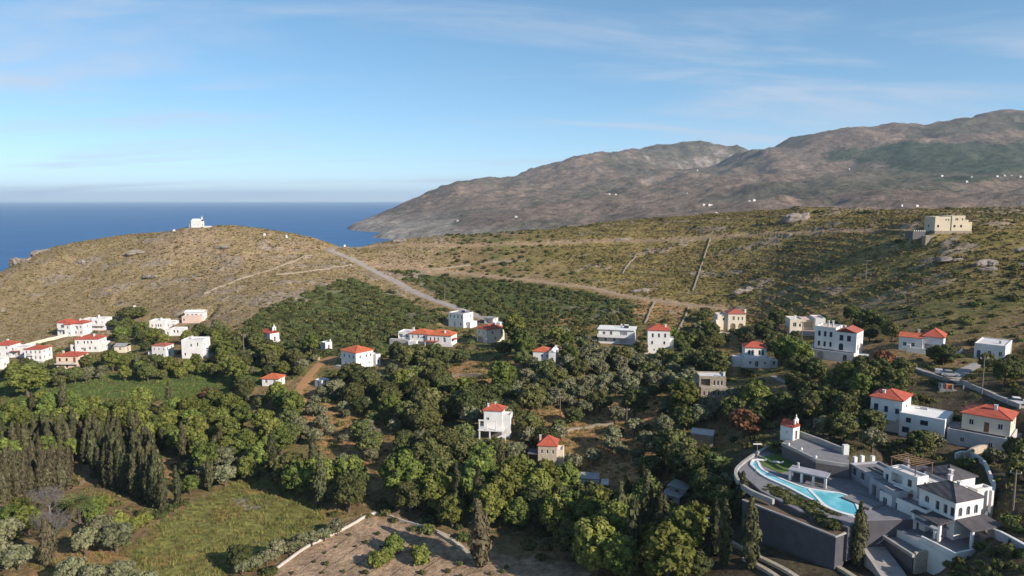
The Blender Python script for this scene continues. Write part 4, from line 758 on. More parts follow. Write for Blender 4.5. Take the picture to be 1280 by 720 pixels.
class Cloud:
    def __init__(s, seed): s.V = []; s.F3 = []; s.F4 = []; s.n = 0; s.r = np.random.default_rng(seed)
    def core(s, c, rad, k=.86):
        j = 1+(s.r.random((len(ICO_V), 1))-.5)*.35
        s.V.append(np.array(c)+ICO_V*j*np.array(rad)*k); s.F3.append(ICO_F+s.n); s.n += len(ICO_V)
    def leaves(s, c, rad, n, size, spread=.55, up=0., lo=-.75, stretch=1.0):
        d = s.r.normal(size=(n*2, 3)); d /= np.linalg.norm(d, axis=1)[:, None]; d = d[d[:, 2] > lo][:n]; n = len(d)
        rad = np.array(rad); P = np.array(c)+d*rad*(.84+.30*s.r.random((n, 1)))
        N = d/rad; N /= np.linalg.norm(N, axis=1)[:, None]; N = N+s.r.normal(size=(n, 3))*spread; N[:, 2] += up; N /= np.linalg.norm(N, axis=1)[:, None]
        A = np.cross(N, s.r.normal(size=(n, 3)) if stretch == 1.0 else np.tile((0.02, 0.01, 1.), (n, 1))); A /= np.linalg.norm(A, axis=1)[:, None]+1e-9; B = np.cross(N, A)
        h = size*(.6+.8*s.r.random((n, 1)))/2; A = A*h; B = B*h*stretch
        Q = np.stack([P-A-B*.6, P+A*.7-B, P+A+B*.7, P-A*.6+B], 1).reshape(-1, 3)
        s.V.append(Q); s.F4.append(np.arange(n*4).reshape(n, 4)+s.n); s.n += n*4
    def mesh(s, name, mat):
        V = np.concatenate(s.V); me = bpy.data.meshes.new(name); t3 = np.concatenate(s.F3) if s.F3 else np.zeros((0, 3), int); t4 = np.concatenate(s.F4) if s.F4 else np.zeros((0, 4), int)
        me.vertices.add(len(V)); me.vertices.foreach_set('co', V.ravel().astype(np.float32))
        li = np.concatenate([t3.ravel(), t4.ravel()]); me.loops.add(len(li)); me.loops.foreach_set('vertex_index', li.astype(np.int32))
        me.polygons.add(len(t3)+len(t4)); st = np.concatenate([np.arange(len(t3))*3, len(t3)*3+np.arange(len(t4))*4]); me.polygons.foreach_set('loop_start', st.astype(np.int32)); me.polygons.foreach_set('loop_total', np.concatenate([np.full(len(t3), 3), np.full(len(t4), 4)]).astype(np.int32))
        me.update(calc_edges=True); me.validate(); me.materials.append(MATS[mat]); return me
def trunk_mesh(name, h, r, spread, nl, mat, seed):
    rr = random.Random(seed); bm = bmesh.new(); top = (rr.uniform(-.2, .2), rr.uniform(-.2, .2), h*.55)
    tube(bm, [(0, 0, -.8), (0.05, 0, h*.25), top], [r*1.25, r, r*.7], 7)
    for i in range(nl):
        a = 2*math.pi*(i+rr.random()*.6)/nl; e = (top[0]+math.cos(a)*spread, top[1]+math.sin(a)*spread, h*rr.uniform(.7, .95)); mid = [(t*.5+q*.5) for t, q in zip(top, e)]; mid[2] += .1*h
        tube(bm, [(top[0]*.8, top[1]*.8, top[2]*.85), mid, e], [r*.6, r*.4, r*.12], 5)
    me = bpy.data.meshes.new(name); bm.to_mesh(me); bm.free(); me.materials.append(MATS[mat]); return me
def lobed(seed, h, r, base, nlobe, lr, nleaf, size, mat, spread=.55, squash=.8):
    c = Cloud(seed); g = c.r; cz = (base+h)/2; hz = (h-base)/2
    c.core((0, 0, cz), (r*.62, r*.62, hz*.7), .9)
    for i in range(nlobe):
        t = (i+.5)/nlobe; ph = i*2.39996+g.random()*.5; zc = 1-1.75*t; rr = math.sqrt(max(0, 1-zc*zc))
        p = (math.cos(ph)*rr*(r-lr*.8)*(.85+.25*g.random()), math.sin(ph)*rr*(r-lr*.8)*(.85+.25*g.random()), cz+zc*(hz-lr*.6)*(.9+.2*g.random())); q = lr*(.7+.55*g.random())
        c.core(p, (q, q, q*squash), .82); c.leaves(p, (q, q, q*squash), nleaf, size, spread, .25)
    return c.mesh(mat+'_crown', mat)
def column(seed, h, r, n, size, mat, lean=.0):
    c = Cloud(seed); g = c.r
    for k in range(7):
        t = (k+.5)/7; rk = r*(math.sin(math.pi*min(1, t*.93+.10))**.6)*(.85+.3*g.random()); z = .5+t*(h-.5); p = ((g.random()-.5)*.35*r, (g.random()-.5)*.35*r, z)
        c.core(p, (rk*.9, rk*.9, h/9), .85); c.leaves(p, (rk, rk, h/8.5), n, size, .35, .1, -1, 1.9)
    c.leaves((0, 0, h*.96), (.16*r, .16*r, h*.07), 14, size*.8, .3, 0, -1, 2.2)
    return c.mesh(mat+'_crown', mat)
KIND = {}
def kind(key, crowns, trunks): KIND[key] = (crowns, trunks)
kind('olive', [lobed(100+i, 5.0+.3*i, 2.7, 1.4, 13, 1.05, 95, .42, 'olive_leaves', .7) for i in range(4)], [trunk_mesh('olive_trunk', 3.6, .26, 1.1, 4, 'bark', i) for i in range(2)])
kind('oak', [lobed(120+i, 7.2+.4*i, 3.9, 1.3, 17, 1.35, 130, .5, 'oak_leaves', .55) for i in range(4)], [trunk_mesh('oak_trunk', 5.5, .34, 1.8, 5, 'bark', 10+i) for i in range(2)])
kind('broad', [lobed(140+i, 9.2+.5*i, 3.9, 1.6, 19, 1.3, 125, .5, 'bright_leaves', .6, .85) for i in range(4)], [trunk_mesh('broadleaf_trunk', 7.0, .32, 1.7, 5, 'bark', 20+i) for i in range(2)])
kind('cypress', [column(160+i, 11.5+i, 1.25+.12*i, 125, .42, 'cypress_leaves') for i in range(4)], [trunk_mesh('cypress_trunk', 4, .2, .2, 2, 'bark', 30)])
kind('browncypress', [column(170+i, 10.5+.8*i, 1.6+.15*i, 140, .42, 'brown_cypress_leaves') for i in range(3)], [trunk_mesh('cypress_trunk', 4, .22, .2, 2, 'bark', 31)])
kind('shrub', [lobed(180+i, 2.2, 1.35, .0, 8, .62, 80, .30, 'oak_leaves', .6) for i in range(3)], [trunk_mesh('shrub_stem', 1.4, .08, .5, 3, 'bark', 40)])
kind('fieldbush', [lobed(190+i, 2.5, 1.55, .0, 10, .65, 95, .28, 'bright_leaves', .6, .9) for i in range(2)], [trunk_mesh('shrub_stem', 1.4, .08, .5, 3, 'bark', 41)])
kind('rust', [lobed(195, 4.6, 2.6, .8, 11, 1.0, 95, .4, 'rust_leaves', .6)], [trunk_mesh('olive_trunk', 3.6, .2, 1., 4, 'bark', 44)])
kind('violet', [lobed(197, 2.6, 2.2, .2, 9, .8, 95, .3, 'violet_leaves', .6)], [trunk_mesh('shrub_stem', 1.4, .1, .6, 3, 'bark', 45)])
NAMES = dict(olive='olive_tree', oak='evergreen_oak', broad='broadleaf_tree', cypress='cypress_tree', browncypress='cypress_tree', shrub='garden_shrub', fieldbush='round_bush', rust='rusty_tree', violet='flowering_bush')
CATS = dict(olive='tree', oak='tree', broad='tree', cypress='tree', browncypress='tree', shrub='shrub', fieldbush='bush', rust='tree', violet='bush')
TREES = []; COUNT = {}
def plant(key, x, y, s=1., label=None, group=None, sz=None, z=None):
    cr, tr = KIND[key]; i = COUNT.get(key, 0); COUNT[key] = i+1
    z = float(gh(x, y)) if z is None else z
    e = thing(NAMES[key], label, CATS[key], (x, y, z-.05), random.uniform(0, 6.28), group, (s*random.uniform(.93, 1.07), s*random.uniform(.93, 1.07), (sz or s)*random.uniform(.93, 1.07)))
    link('crown', random.choice(cr), None, e); link('trunk' if key not in ('shrub', 'fieldbush', 'violet') else 'stem', random.choice(tr), None, e)
    TREES.append((x, y, s*{'olive': 2.2, 'oak': 3., 'broad': 3., 'cypress': 1.1, 'browncypress': 1.4}.get(key, 1.)))
def free(x, y, r):
    if gh(x, y, PADMASK) > .35: return False
    if TREES:
        T = np.array(TREES[-900:]); return bool((np.hypot(T[:, 0]-x, T[:, 1]-y) > (T[:, 2]+r)*.82).all())
    return True
TXT = dict(olive='grey green olive tree', oak='dark green round evergreen tree', broad='bright green leafy tree', cypress='slim dark cypress', browncypress='broad brownish cypress', shrub='low dark garden shrub')
RAD = dict(olive=2.2, oak=3., broad=3., cypress=1.1, browncypress=1.4, shrub=1., fieldbush=1.2)
VIS = []
for kk, (hx, hy, hz, hyw, hW, hD) in PLOT.items():
    cc_ = hx-math.sin(hyw)*hD/2, hy+math.cos(hyw)*hD/2; q0 = to_px(cc_[0], cc_[1], hz); q1 = to_px(cc_[0], cc_[1], hz+5.5); hw_ = max(hW, hD)*.5*FPX/hy; VIS.append((q0[0]-hw_, q0[0]+hw_, q1[1], SITES[kk][1]))
KH = dict(olive=5.2, oak=7.4, broad=9.4, cypress=12.2, browncypress=11.5, shrub=2.2)
def hides(k, x, y, z, s):
    a, b = to_px(x, y, z); _, t = to_px(x, y, z+KH.get(k, 3)*s); r = RAD.get(k, 1)*1.15*s*FPX/y
    for x0, x1, y0, y1 in VIS:
        if b > y1-1 and a+r > x0+2 and a-r < x1-2 and t < y1-(y1-y0)*.28: return True
    return False
def scatter(poly, mix, tries, where, smin=.75, smax=1.2, cap=999, avoid=()):
    xs = [p[0] for p in poly]; ys = [p[1] for p in poly]; n = 0
    for _ in range(tries):
        px, py = random.uniform(min(xs), max(xs)), random.uniform(min(ys), max(ys))
        if not inpoly(np.array(px), np.array(py), poly) or any(inpoly(np.array(px), np.array(py), a) for a in avoid): continue
        g = ground(px, py); k = random.choices([m[0] for m in mix], [m[1] for m in mix])[0]; s = random.uniform(smin, smax)
        if not free(g[0], g[1], RAD[k]*s) or hides(k, *g, s): continue
        plant(k, g[0], g[1], s, f'{TXT[k]} {where}', f'{TXT[k]}s {where}'); n += 1
        if n >= cap: break
    return n
# ---- trees one can name
def at(px, py): return ground(px, py)
def row(key, a, b, n, s, label, group, sz=None, jit=.5):
    for i in range(n):
        t = (i+.5)/n; g = at(a[0]+(b[0]-a[0])*t, a[1]+(b[1]-a[1])*t); plant(key, g[0]+random.uniform(-jit, jit), g[1]+random.uniform(-jit, jit), s*random.uniform(.88, 1.1), label, group, sz)
CR = ('slim dark cypress in the close planted rows above the meadow', 'close planted cypress rows above the meadow')
row('cypress', (134,608), (207,640), 15, .8, *CR, sz=.74); row('cypress', (118,596), (205,624), 16, .78, *CR, sz=.74); row('cypress', (104,580), (196,606), 14, .78, *CR, sz=.74); row('cypress', (112,566), (196,590), 12, .75, *CR, sz=.72)
row('browncypress', (0,628), (92,612), 10, .74, 'broad brownish cypress in the shelter belt beside the palm', 'brownish cypresses beside the palm'); row('browncypress', (-4,608), (90,594), 11, .74, 'broad brownish cypress in the shelter belt beside the palm', 'brownish cypresses beside the palm')
for px, py, k, s, lb in ((222,632,'cypress',.62,'short cypress just past the end of the close planted rows'),(262,614,'cypress',.72,'single cypress against olives at the meadow corner'),(60,708,'browncypress',.78,'stout isolated cypress below the bare grey tree'),
  (300,714,'oak',.62,'lone dark tree casting a shadow on the meadow'),(600,708,'browncypress',1.12,'big ragged brown cypress on the bare field edge'),(393,612,'cypress',.9,'dark cypress behind the meadow beside the shaded pool of trees'),(345,606,'cypress',.6,'small cypress behind the dry meadow top'),
  (775,694,'cypress',1.0,'tall cypress at the end of the brown field'),(790,716,'cypress',.9,'cypress beside the green thicket below the white cottage'),(893,694,'cypress',.85,'cypress beside the pale lamp post'),(906,706,'cypress',.9,'cypress rising over the lower paths'),(938,712,'cypress',.86,'cypress under the long dark retaining wall'),(1072,708,'cypress',.72,'cypress at the foot of the ramp beside the villa'),(926,655,'cypress',.8,'cypress against the corner of the dark retaining wall'),(803,640,'cypress',.8,'cypress top behind the green thicket'),
  (720,665,'broad',1.0,'bright tree at the bend of the brown field'),(35,496,'broad',1.65,'huge round green tree below the white houses'),(262,512,'rust',1.5,'tall reddish brown tree at the green meadow edge'),(700,486,'rust',.95,'rusty brown tree below the long cottage terrace'),(930,548,'rust',1.6,'large olive brown tree above the villa promenade'),(1105,462,'rust',1.1,'brownish tree below the white mansion'),(365,590,'violet',1.1,'violet flowering bush behind the meadow'),(1012,486,'violet',.9,'dark red flowering bush beside the footpath')):
    g = at(px, py); plant(k, g[0], g[1], s, lb, sz=(s*.62 if k == 'broad' and s > 1.5 else None))
g = at(165,400); plant('oak', g[0], g[1], 1.75, 'wide flat dark bush on the hill foot behind the white houses', sz=.85)
row('olive', (296,722), (428,668), 9, .62, 'small olive tree in the row along the white field wall', 'olives along the white field wall', jit=.25)
for px, py, s in ((493,691,1.3),(484,699,.95),(473,709,1.3),(527,705,1.25),(519,690,.55)):
    g = at(px, py); plant('fieldbush', g[0], g[1], s, 'round green bush standing in the bare brown field', 'round bushes in the bare field')
# ---- groves
print('named', COUNT)
AV = Z_CLEAR
scatter([(0,598),(0,560),(110,556),(215,556),(235,568),(220,600),(110,574)], [('cypress',.6),('browncypress',.2),('broad',.2)], 170, 'in the wood behind the cypress rows', .6, .82, avoid=AV)
scatter([(0,552),(0,520),(60,514),(170,514),(300,522),(352,550),(352,604),(300,602),(250,580),(215,552),(100,550)], [('broad',.86),('cypress',.06),('olive',.08)], 260, 'in the green grove at the meadow edge', .6, .9)
for px, py, k, s in ((8,684,'olive',1.05),(24,714,'olive',1.0),(-6,712,'olive',1.1),(108,696,'olive',.95),(146,690,'olive',1.15),(128,676,'olive',1.),(90,736,'olive',.95),(152,738,'olive',.95),(118,742,'olive',.9),(182,745,'olive',.8)):
    g = at(px, py); plant(k, g[0], g[1], s, 'grey green olive tree around the bare grey tree', 'olive trees around the bare grey tree')
for px, py, k, s in ((12,660,'broad',.55),(36,668,'broad',.6),(25,648,'broad',.5),(120,640,'fieldbush',1.3),(132,634,'fieldbush',1.1),(150,664,'fieldbush',1.5),(168,662,'fieldbush',1.2),(182,655,'fieldbush',1.0),(80,640,'fieldbush',1.3),(238,618,'broad',.5),(118,652,'fieldbush',1.2)):
    g = at(px, py); plant(k, g[0], g[1], s, 'low bright green thicket bush between palm and meadow' if k == 'fieldbush' else 'small bright green tree beside the brownish cypresses', 'thicket between palm and meadow' if k == 'fieldbush' else 'small bright trees beside the brownish cypresses')
scatter([(235,606),(250,570),(305,575),(335,600),(250,622)], [('olive',.8),('broad',.2)], 60, 'above the meadow corner', .8, 1.1)
scatter([(0,476),(0,452),(60,466),(140,452),(200,452),(262,455),(275,476),(160,478),(60,486)], [('oak',.5),('olive',.3),('broad',.2)], 130, 'below the western white houses', .45, .85, cap=45)
scatter([(120,432),(130,412),(180,410),(190,420),(230,430),(270,410),(290,440),(260,450),(140,440)], [('oak',.5),('broad',.4),('olive',.1)], 130, 'between the western white houses', .5, .85, cap=34)
scatter([(270,470),(285,440),(300,420),(330,432),(400,440),(425,452),(365,480),(350,520),(300,505)], [('oak',.5),('broad',.3),('olive',.2)], 150, 'around the chapel slope', .5, .9, cap=45)
BIG = [(355,560),(350,510),(385,486),(430,476),(470,468),(560,466),(640,480),(690,466),(740,446),(880,462),(930,500),(915,540),(870,600),(790,606),(700,580),(650,575),(600,600),(540,596),(430,560)]
scatter([(640,480),(660,462),(740,446),(870,460),(880,500),(820,520),(700,520),(640,510)], [('olive',.8),('oak',.2)], 260, 'on the terraces below the three storey white house', .75, 1.15, avoid=AV, cap=95)
scatter(BIG, [('olive',.28),('oak',.62),('broad',.1)], 1100, 'on the wooded slope in the middle of the valley', .7, 1.25, avoid=AV, cap=230)
scatter([(350,612),(400,604),(450,612),(560,614),(690,608),(735,618),(750,655),(810,655),(905,690),(950,735),(740,735),(700,690),(615,672),(545,658),(465,634),(420,650),(385,630)], [('broad',.5),('oak',.43),('cypress',.07)], 600, 'in the shady belt above the bare field', .8, 1.15, cap=120)
scatter(Z_CLEAR[-2], [('olive',.8),('oak',.2)], 90, 'in the orange clearing beside the ochre track', .5, .95, cap=24)
scatter(Z_CLEAR[-1], [('olive',.7),('oak',.3)], 90, 'in the orange clearing above the stone tower house', .5, 1.0, cap=26)
scatter([(470,450),(500,436),(600,436),(650,425),(660,460),(600,470),(560,462),(480,468)], [('oak',.8),('broad',.2)], 110, 'right below the orange roofed houses', .6, 1.1, avoid=AV, cap=34)
scatter([(690,440),(700,420),(745,432),(800,445),(880,415),(895,430),(890,455),(760,452)], [('olive',.5),('oak',.3),('broad',.2)], 110, 'between the middle white houses', .55, .95, avoid=AV, cap=36)
scatter([(890,455),(920,425),(960,420),(1040,452),(1100,452),(1130,470),(1120,500),(1060,520),(1000,520),(940,540),(905,500)], [('oak',.6),('olive',.25),('broad',.15)], 200, 'on the shaded slope below the white mansion', .5, .95, avoid=AV, cap=80)
scatter([(1130,445),(1180,450),(1230,456),(1285,470),(1285,500),(1240,486),(1180,470),(1140,462)], [('shrub',.5),('oak',.5)], 70, 'along the concrete lane', .5, .8, cap=26)
scatter([(1000,536),(1060,500),(1120,500),(1130,540),(1180,556),(1285,575),(1285,610),(1240,590),(1205,566),(1110,572),(1060,560)], [('oak',.7),('olive',.2),('shrub',.1)], 420, 'above the villa', .6, 1.0, cap=90)
scatter([(800,600),(870,580),(915,600),(915,660),(890,640),(830,640)], [('oak',.6),('olive',.3),('broad',.1)], 60, 'beside the yard sheds', .5, .85, cap=14)
scatter([(820,690),(870,655),(960,700),(1100,725),(950,735),(850,735)], [('broad',.4),('oak',.6)], 80, 'at the foot of the villa terraces', .6, .9, cap=14)
scatter([(715,735),(728,690),(760,650),(820,660),(870,700),(880,735)], [('broad',.35),('oak',.5),('cypress',.15)], 160, 'in the dark thicket at the end of the brown field', .8, 1.15, cap=30)
scatter([(1160,700),(1200,670),(1285,660),(1285,735),(1170,735)], [('shrub',1)], 60, 'on the rough bank below the villa', .4, .8, cap=16)
scatter([(880,440),(860,410),(870,395),(1000,395),(1120,410),(1130,430),(1010,430),(960,425)], [('shrub',.5),('oak',.5)], 90, 'in the upper gardens', .45, .8, cap=30)
print('all', COUNT, len(TREES))
# palms
def palm(px, py, h, r, label, s=1.):
    g = at(px, py); e = thing('palm_tree', label, 'tree', g, random.uniform(0, 6), None, s)
    bm = tube(bmesh.new(), [(0, 0, -.5), (.08, 0, h*.5), (0, .05, h)], [.34, .27, .3], 9); link('trunk', bm, 'bark', e)
    me = bpy.data.meshes.new('frond'); V = []; F = []; n = 9
    for i in range(n):
        t = i/(n-1); x = r*t*(1-.12*t); z = r*(.75*t-1.05*t*t)*.75; V.append((x, 0, z))
    for i in range(1, n):
        x, _, z = V[i]; w = .62*math.sin(math.pi*min(1, .12+i/(n-1)*.92))+.05
        for sg in (-1, 1):
            k = len(V); V += [(x-.12, 0, z), (x+.10, 0, z-.02), (x+.42, sg*w, z-.22), (x+.28, sg*w, z-.2)]; F.append((k, k+1, k+2, k+3))
    for i in range(n-1): V += [(V[i][0], .05, V[i][2]), (V[i][0], -.05, V[i][2]), (V[i+1][0], -.03, V[i+1][2]), (V[i+1][0], .03, V[i+1][2])]; k = len(V)-4; F.append((k, k+1, k+2, k+3))
    me.from_pydata(V, [], F); me.materials.append(MATS['palm_leaves'])
    for i in range(26):
        f = link('frond', me, None, e, (0, 0, h)); f.rotation_euler = (random.uniform(-.2, .2), (-.75, -.2, .35)[i % 3]+random.uniform(-.15, .15), i*2.4)
palm(100, 656, 4.6, 3.8, 'squat palm with spreading fronds beside the bare grey tree')
palm(903, 606, 4.2, 2.2, 'young palm under the curved villa promenade'); palm(968, 574, 2.6, 1.8, 'small palm on the villa lawn'); palm(1192, 543, 3.2, 1.8, 'little palm beside the house with lower flat wing')
# bare grey trees
plain('grey_twigs', (.17, .15, .15), (.12, .10, .105), .95, 2)
def bare(px, py, h, label, seed):
    g = at(px, py); rr = random.Random(seed); e = thing('bare_tree', label, 'tree', g, 0); bt = bmesh.new(); bb = bmesh.new()
    tube(bt, [(0, 0, -.5), (.1, 0, h*.25), (0, .1, h*.45)], [.3, .22, .16], 7)
    def grow(p, d, L, r, lev):
        q = p+d*L; tube(bb, [p, (p+q)/2+Vector((rr.uniform(-.1, .1), rr.uniform(-.1, .1), .05)), q], [r, r*.7, r*.35], 4 if lev else 5, False)
        if lev < 3:
            for _ in range((6, 6, 5)[lev]):
                t = rr.uniform(.35, 1); nd = (d+Vector((rr.gauss(0, .6), rr.gauss(0, .6), rr.gauss(.12, .45)))).normalized(); grow(p+d*L*t, nd, L*rr.uniform(.45, .7), r*.5, lev+1)
    for i in range(7):
        a = i*.9; grow(Vector((0, .1, h*(.28+.03*i))), Vector((math.cos(a)*.7, math.sin(a)*.7, .8)).normalized(), h*.36, .085, 0)
    link('trunk', bt, 'grey_twigs', e); link('branches', bb, 'grey_twigs', e)
bare(66, 690, 9.5, 'tall bare grey tree in front of the cypress wood', 5); bare(63, 655, 9.0, 'leafless purple grey tree beside the palm', 8)

# ------------------------------------------------------------------ ground cover that nobody could count
def bushsrc(name, mat, seed, r, n, size, lob=4, flat=.7):
    c = Cloud(seed); g = c.r
    for i in range(lob):
        a = 2.4*i; p = (math.cos(a)*r*.5*(i > 0), math.sin(a)*r*.5*(i > 0), r*flat*.45); q = r*(.5+.25*g.random()); c.core(p, (q, q, q*flat), .8); c.leaves(p, (q, q, q*flat), n, size, .6, .3, -.2)
    return bpy.data.objects.new(name, c.mesh(name, mat))
def tuftsrc(name, mat, seed, n, h, w):
    g = np.random.default_rng(seed); V = []; F = []
    for i in range(n):
        a = g.random()*6.28; l = .25+.5*g.random(); x, y = g.normal(size=2)*w; k = len(V); c, s = math.cos(a), math.sin(a); t = h*(.6+.6*g.random())
        V += [(x-s*.06, y+c*.06, -.05), (x+s*.06, y-c*.06, -.05), (x+c*l*h, y+s*l*h, t)]; F.append((k, k+1, k+2))
    me = bpy.data.meshes.new(name); me.from_pydata(V, [], F); me.materials.append(MATS[mat]); return bpy.data.objects.new(name, me)
def cover(name, label, src, XY, smin, smax, cat):
    me = bpy.data.meshes.new(name); n = len(XY); Z = gh(XY[:, 0], XY[:, 1])-.04
    me.vertices.add(n); me.vertices.foreach_set('co', np.stack([XY[:, 0], XY[:, 1], Z], -1).ravel().astype(np.float32))
    a = me.attributes.new('size', 'FLOAT', 'POINT'); a.data.foreach_set('value', (smin+(smax-smin)*RNG.random(n)**1.7).astype(np.float32))
    b = me.attributes.new('turn', 'FLOAT_VECTOR', 'POINT'); rv = np.zeros((n, 3)); rv[:, 2] = RNG.random(n)*6.28; b.data.foreach_set('vector', rv.ravel().astype(np.float32))
    o = link(name, me); tag(o, label, cat, kind='stuff')
    ng = bpy.data.node_groups.new(name+'_spread', 'GeometryNodeTree'); ng.interface.new_socket('Geometry', in_out='INPUT', socket_type='NodeSocketGeometry'); ng.interface.new_socket('Geometry', in_out='OUTPUT', socket_type='NodeSocketGeometry')
    N = ng.nodes; i = N.new('NodeGroupInput'); u = N.new('NodeGroupOutput'); ip = N.new('GeometryNodeInstanceOnPoints'); oi = N.new('GeometryNodeObjectInfo'); oi.inputs['Object'].default_value = src; oi.inputs['As Instance'].default_value = True
    s = N.new('GeometryNodeInputNamedAttribute'); s.data_type = 'FLOAT'; s.inputs[0].default_value = 'size'; t = N.new('GeometryNodeInputNamedAttribute'); t.data_type = 'FLOAT_VECTOR'; t.inputs[0].default_value = 'turn'
    L = ng.links; L.new(i.outputs[0], ip.inputs['Points']); L.new(oi.outputs['Geometry'], ip.inputs['Instance']); L.new(s.outputs[0], ip.inputs['Scale']); L.new(t.outputs[0], ip.inputs['Rotation']); L.new(ip.outputs[0], u.inputs[0])
    md = o.modifiers.new('spread', 'NODES'); md.node_group = ng; return o
def sample(mask, n):
    """n candidate points over the land, kept with probability mask (a map on the survey grid)"""
    x = RNG.uniform(-440, 440, n); y = RNG.uniform(95, 545, n); i = np.clip(np.searchsorted(GX, x), 0, len(GX)-1); j = np.clip(np.searchsorted(GY, y), 0, len(GY)-1)
    k = (RNG.random(n) < mask[j, i]*(1-PADMASK[j, i])) & (abs(x) < y*.80+25); return np.stack([x[k], y[k]], -1)
FLD = inpoly(PXG, PYG, Z_FIELD); MQ = zone(Z_MAQ) | zone(Z_MAQ2); MDW = zone(Z_MEADOW); GRN = zone(Z_GREEN); CLR = np.zeros(MX.shape, bool)
for c in Z_CLEAR: CLR |= zone(c)
hillm = np.clip(left+right, 0, 1)*(~MQ)*(GZ > 6)*(1-SPOIL); patch = sstep(.38, .62, n1*.5+n2*.5)
val = (~FLD)*(~MQ)*(1-np.clip(left+right, 0, 1))
S1 = bushsrc('scrub', 'scrub_leaves', 301, .55, 16, .22); S2 = bushsrc('dryscrub', 'dry_scrub_leaves', 302, .5, 14, .2); S3 = bushsrc('maquis', 'maquis_leaves', 303, 1.0, 40, .3, 6, .85); S4 = tuftsrc('tuft', 'grass_blades', 304, 22, .5, .22); S5 = tuftsrc('greentuft', 'green_grass_blades', 305, 22, .55, .25)
cover('green_scrub', 'low olive green scrub cushions all over the dry slopes', S1, sample(hillm*(.18+.5*patch)*np.where(left > .5, .34, 1.), 330000), .45, 1.55, 'scrub')
cover('dry_scrub', 'tan dry scrub tufts scattered over the hills', S2, np.concatenate([sample(hillm*(.45-.25*patch)*np.where(left > .5, 1.1, .6), 260000), sample(zone(Z_BOTR)*.6, 120000)]), .4, 1.3, 'scrub')
cover('maquis_bushes', 'dense green bushes filling the hollow on both sides of the road', S3, np.concatenate([sample(MQ*(.35+.5*patch), 130000), sample(hillm*(left < .5)*sstep(.60, .70, n2)*.03, 200000), sample(val*(.04+.10*sstep(.5, .65, n2))*(~MDW)*(~GRN)*np.where(CLR, .25, 1), 240000)]), .5, 1.6, 'bushes')
cover('dry_grass', 'dry grass tufts over the meadow and clearings', S4, sample((~FLD)*(MDW*.55+CLR*.3+val*.18)*(MY < 330), 420000), .6, 1.5, 'grass')
cover('green_grass', 'lush green grass in the long meadow', S5, sample(GRN*.7+MDW*.14*patch, 420000), .6, 1.5, 'grass')
# ------------------------------------------------------------------ the villa with the pool
plain('deck_stone', (.21, .20, .21), (.165, .158, .168), .8, .6); plain('pool_tile', (.50, .66, .72), (.42, .60, .68), .35, 1.5); plain('wood_deck', (.27, .17, .12), (.20, .13, .09), .8, 2); plain('soil', (.13, .09, .06), None, .95, 1); plain('grey_render', (.33, .33, .36), (.27, .27, .30), .9, .5); plain('lawn', (.11, .15, .035), (.085, .13, .03), .95, .8, .03)  # deck_stone is darkened so its colour carries the terrace shade
m, nt, bs = new_mat('pool_water'); bs.inputs['Roughness'].default_value = .06; bs.inputs['IOR'].default_value = 1.33
c = mixrgb(nt, mrange(nt, noise(nt, .22, 3), .4, .62), (.10, .42, .50), (.24, .58, .64)); nt.links.new(c, bs.inputs['Base Color']); bump(nt, bs, noise(nt, 2.2, 3), .12, .05); MATS['pool_water'] = m
def plat(name, poly, z0, z1, side, top, label, cat):
    e = thing(name, label, cat, (0, 0, 0)); cx = sum(p[0] for p in poly)/len(poly); cy = sum(p[1] for p in poly)/len(poly); e.location = (cx, cy, z1); P = [(p[0]-cx, p[1]-cy) for p in poly]
    link('retaining_wall', prism(bmesh.new(), P, z0-z1, 0), side, e)
    s = [(x*.985, y*.985) for x, y in P]; link('paving', prism(bmesh.new(), s, .004, .06), top, e); return e, (cx, cy, z1)
def loc(e, pts): o = e.location; return [(p[0]-o.x, p[1]-o.y, p[2]-o.z) for p in pts]
deck, _ = plat('pool_terrace', V_DECK, 43.5, ZD, 'dark_render', 'deck_stone', 'grey paved pool terrace with rounded end on dark stone walls', 'terrace')
rim = [(*PZ(*p, ZD+.5), ZD+.5) for p in ((990,553),(965,556),(945,566),(930,576),(920,587),(923,599),(937,611),(967,624))]
link('parapet', wall_line(bmesh.new(), loc(deck, catmull(rim, 1.0)), .55, .9), 'concrete', deck)
tri = [PZ(*p, ZD-.9) for p in ((934,614),(968,624),(930,621))]
# pool
wat = [PZ(*p, ZD+.2) for p in ((939,581),(941,576),(947,577),(953,587),(975,598),(1000,608),(1012,611),(1030,614),(1050,617),(1066,624),(1074,641),(1066,645),(1040,637),(1010,622),(985,609),(955,595))]
pool = thing('swimming_pool', 'curved turquoise swimming pool with white rim and long overflow arm', 'pool', (wat[8][0], wat[8][1], ZD+.06))
wat = [tuple(q) for q in catmull([np.array(p) for p in wat]+[np.array(wat[0])], .7)[:-1]]
W3 = loc(pool, [(p[0], p[1], ZD) for p in wat]); link('basin', prism(bmesh.new(), [p[:2] for p in W3], .004, .09), 'pool_tile', pool)
bm = bmesh.new(); prism(bm, [p[:2] for p in W3], .095, .14); link('water', bm, 'pool_water', pool)
R3 = [(*p[:2], .26) for p in W3]+[(*W3[0][:2], .26)]; link('rim', wall_line(bmesh.new(), R3, .45, .25), 'white_trim', pool)
div = [(*PZ(*p, ZD+.3), ZD+.3) for p in ((1011,611),(1015,615),(1022,622),(1030,630),(1045,638),(1068,644))]; link('overflow_edge', wall_line(bmesh.new(), loc(pool, catmull(div, .8)), .5, .2), 'white_trim', pool)
lw = [PZ(*p, ZD) for p in ((948,573),(975,566),(992,576),(1010,584),(1005,594),(985,590),(975,592),(955,583))]
tag(link('lawn', prism(bmesh.new(), lw, ZD+.062, ZD+.12), 'lawn'), 'small lawn beside the overflow arm of the pool', 'lawn', kind='structure')
cv = at_z(1042, 628, ZD)
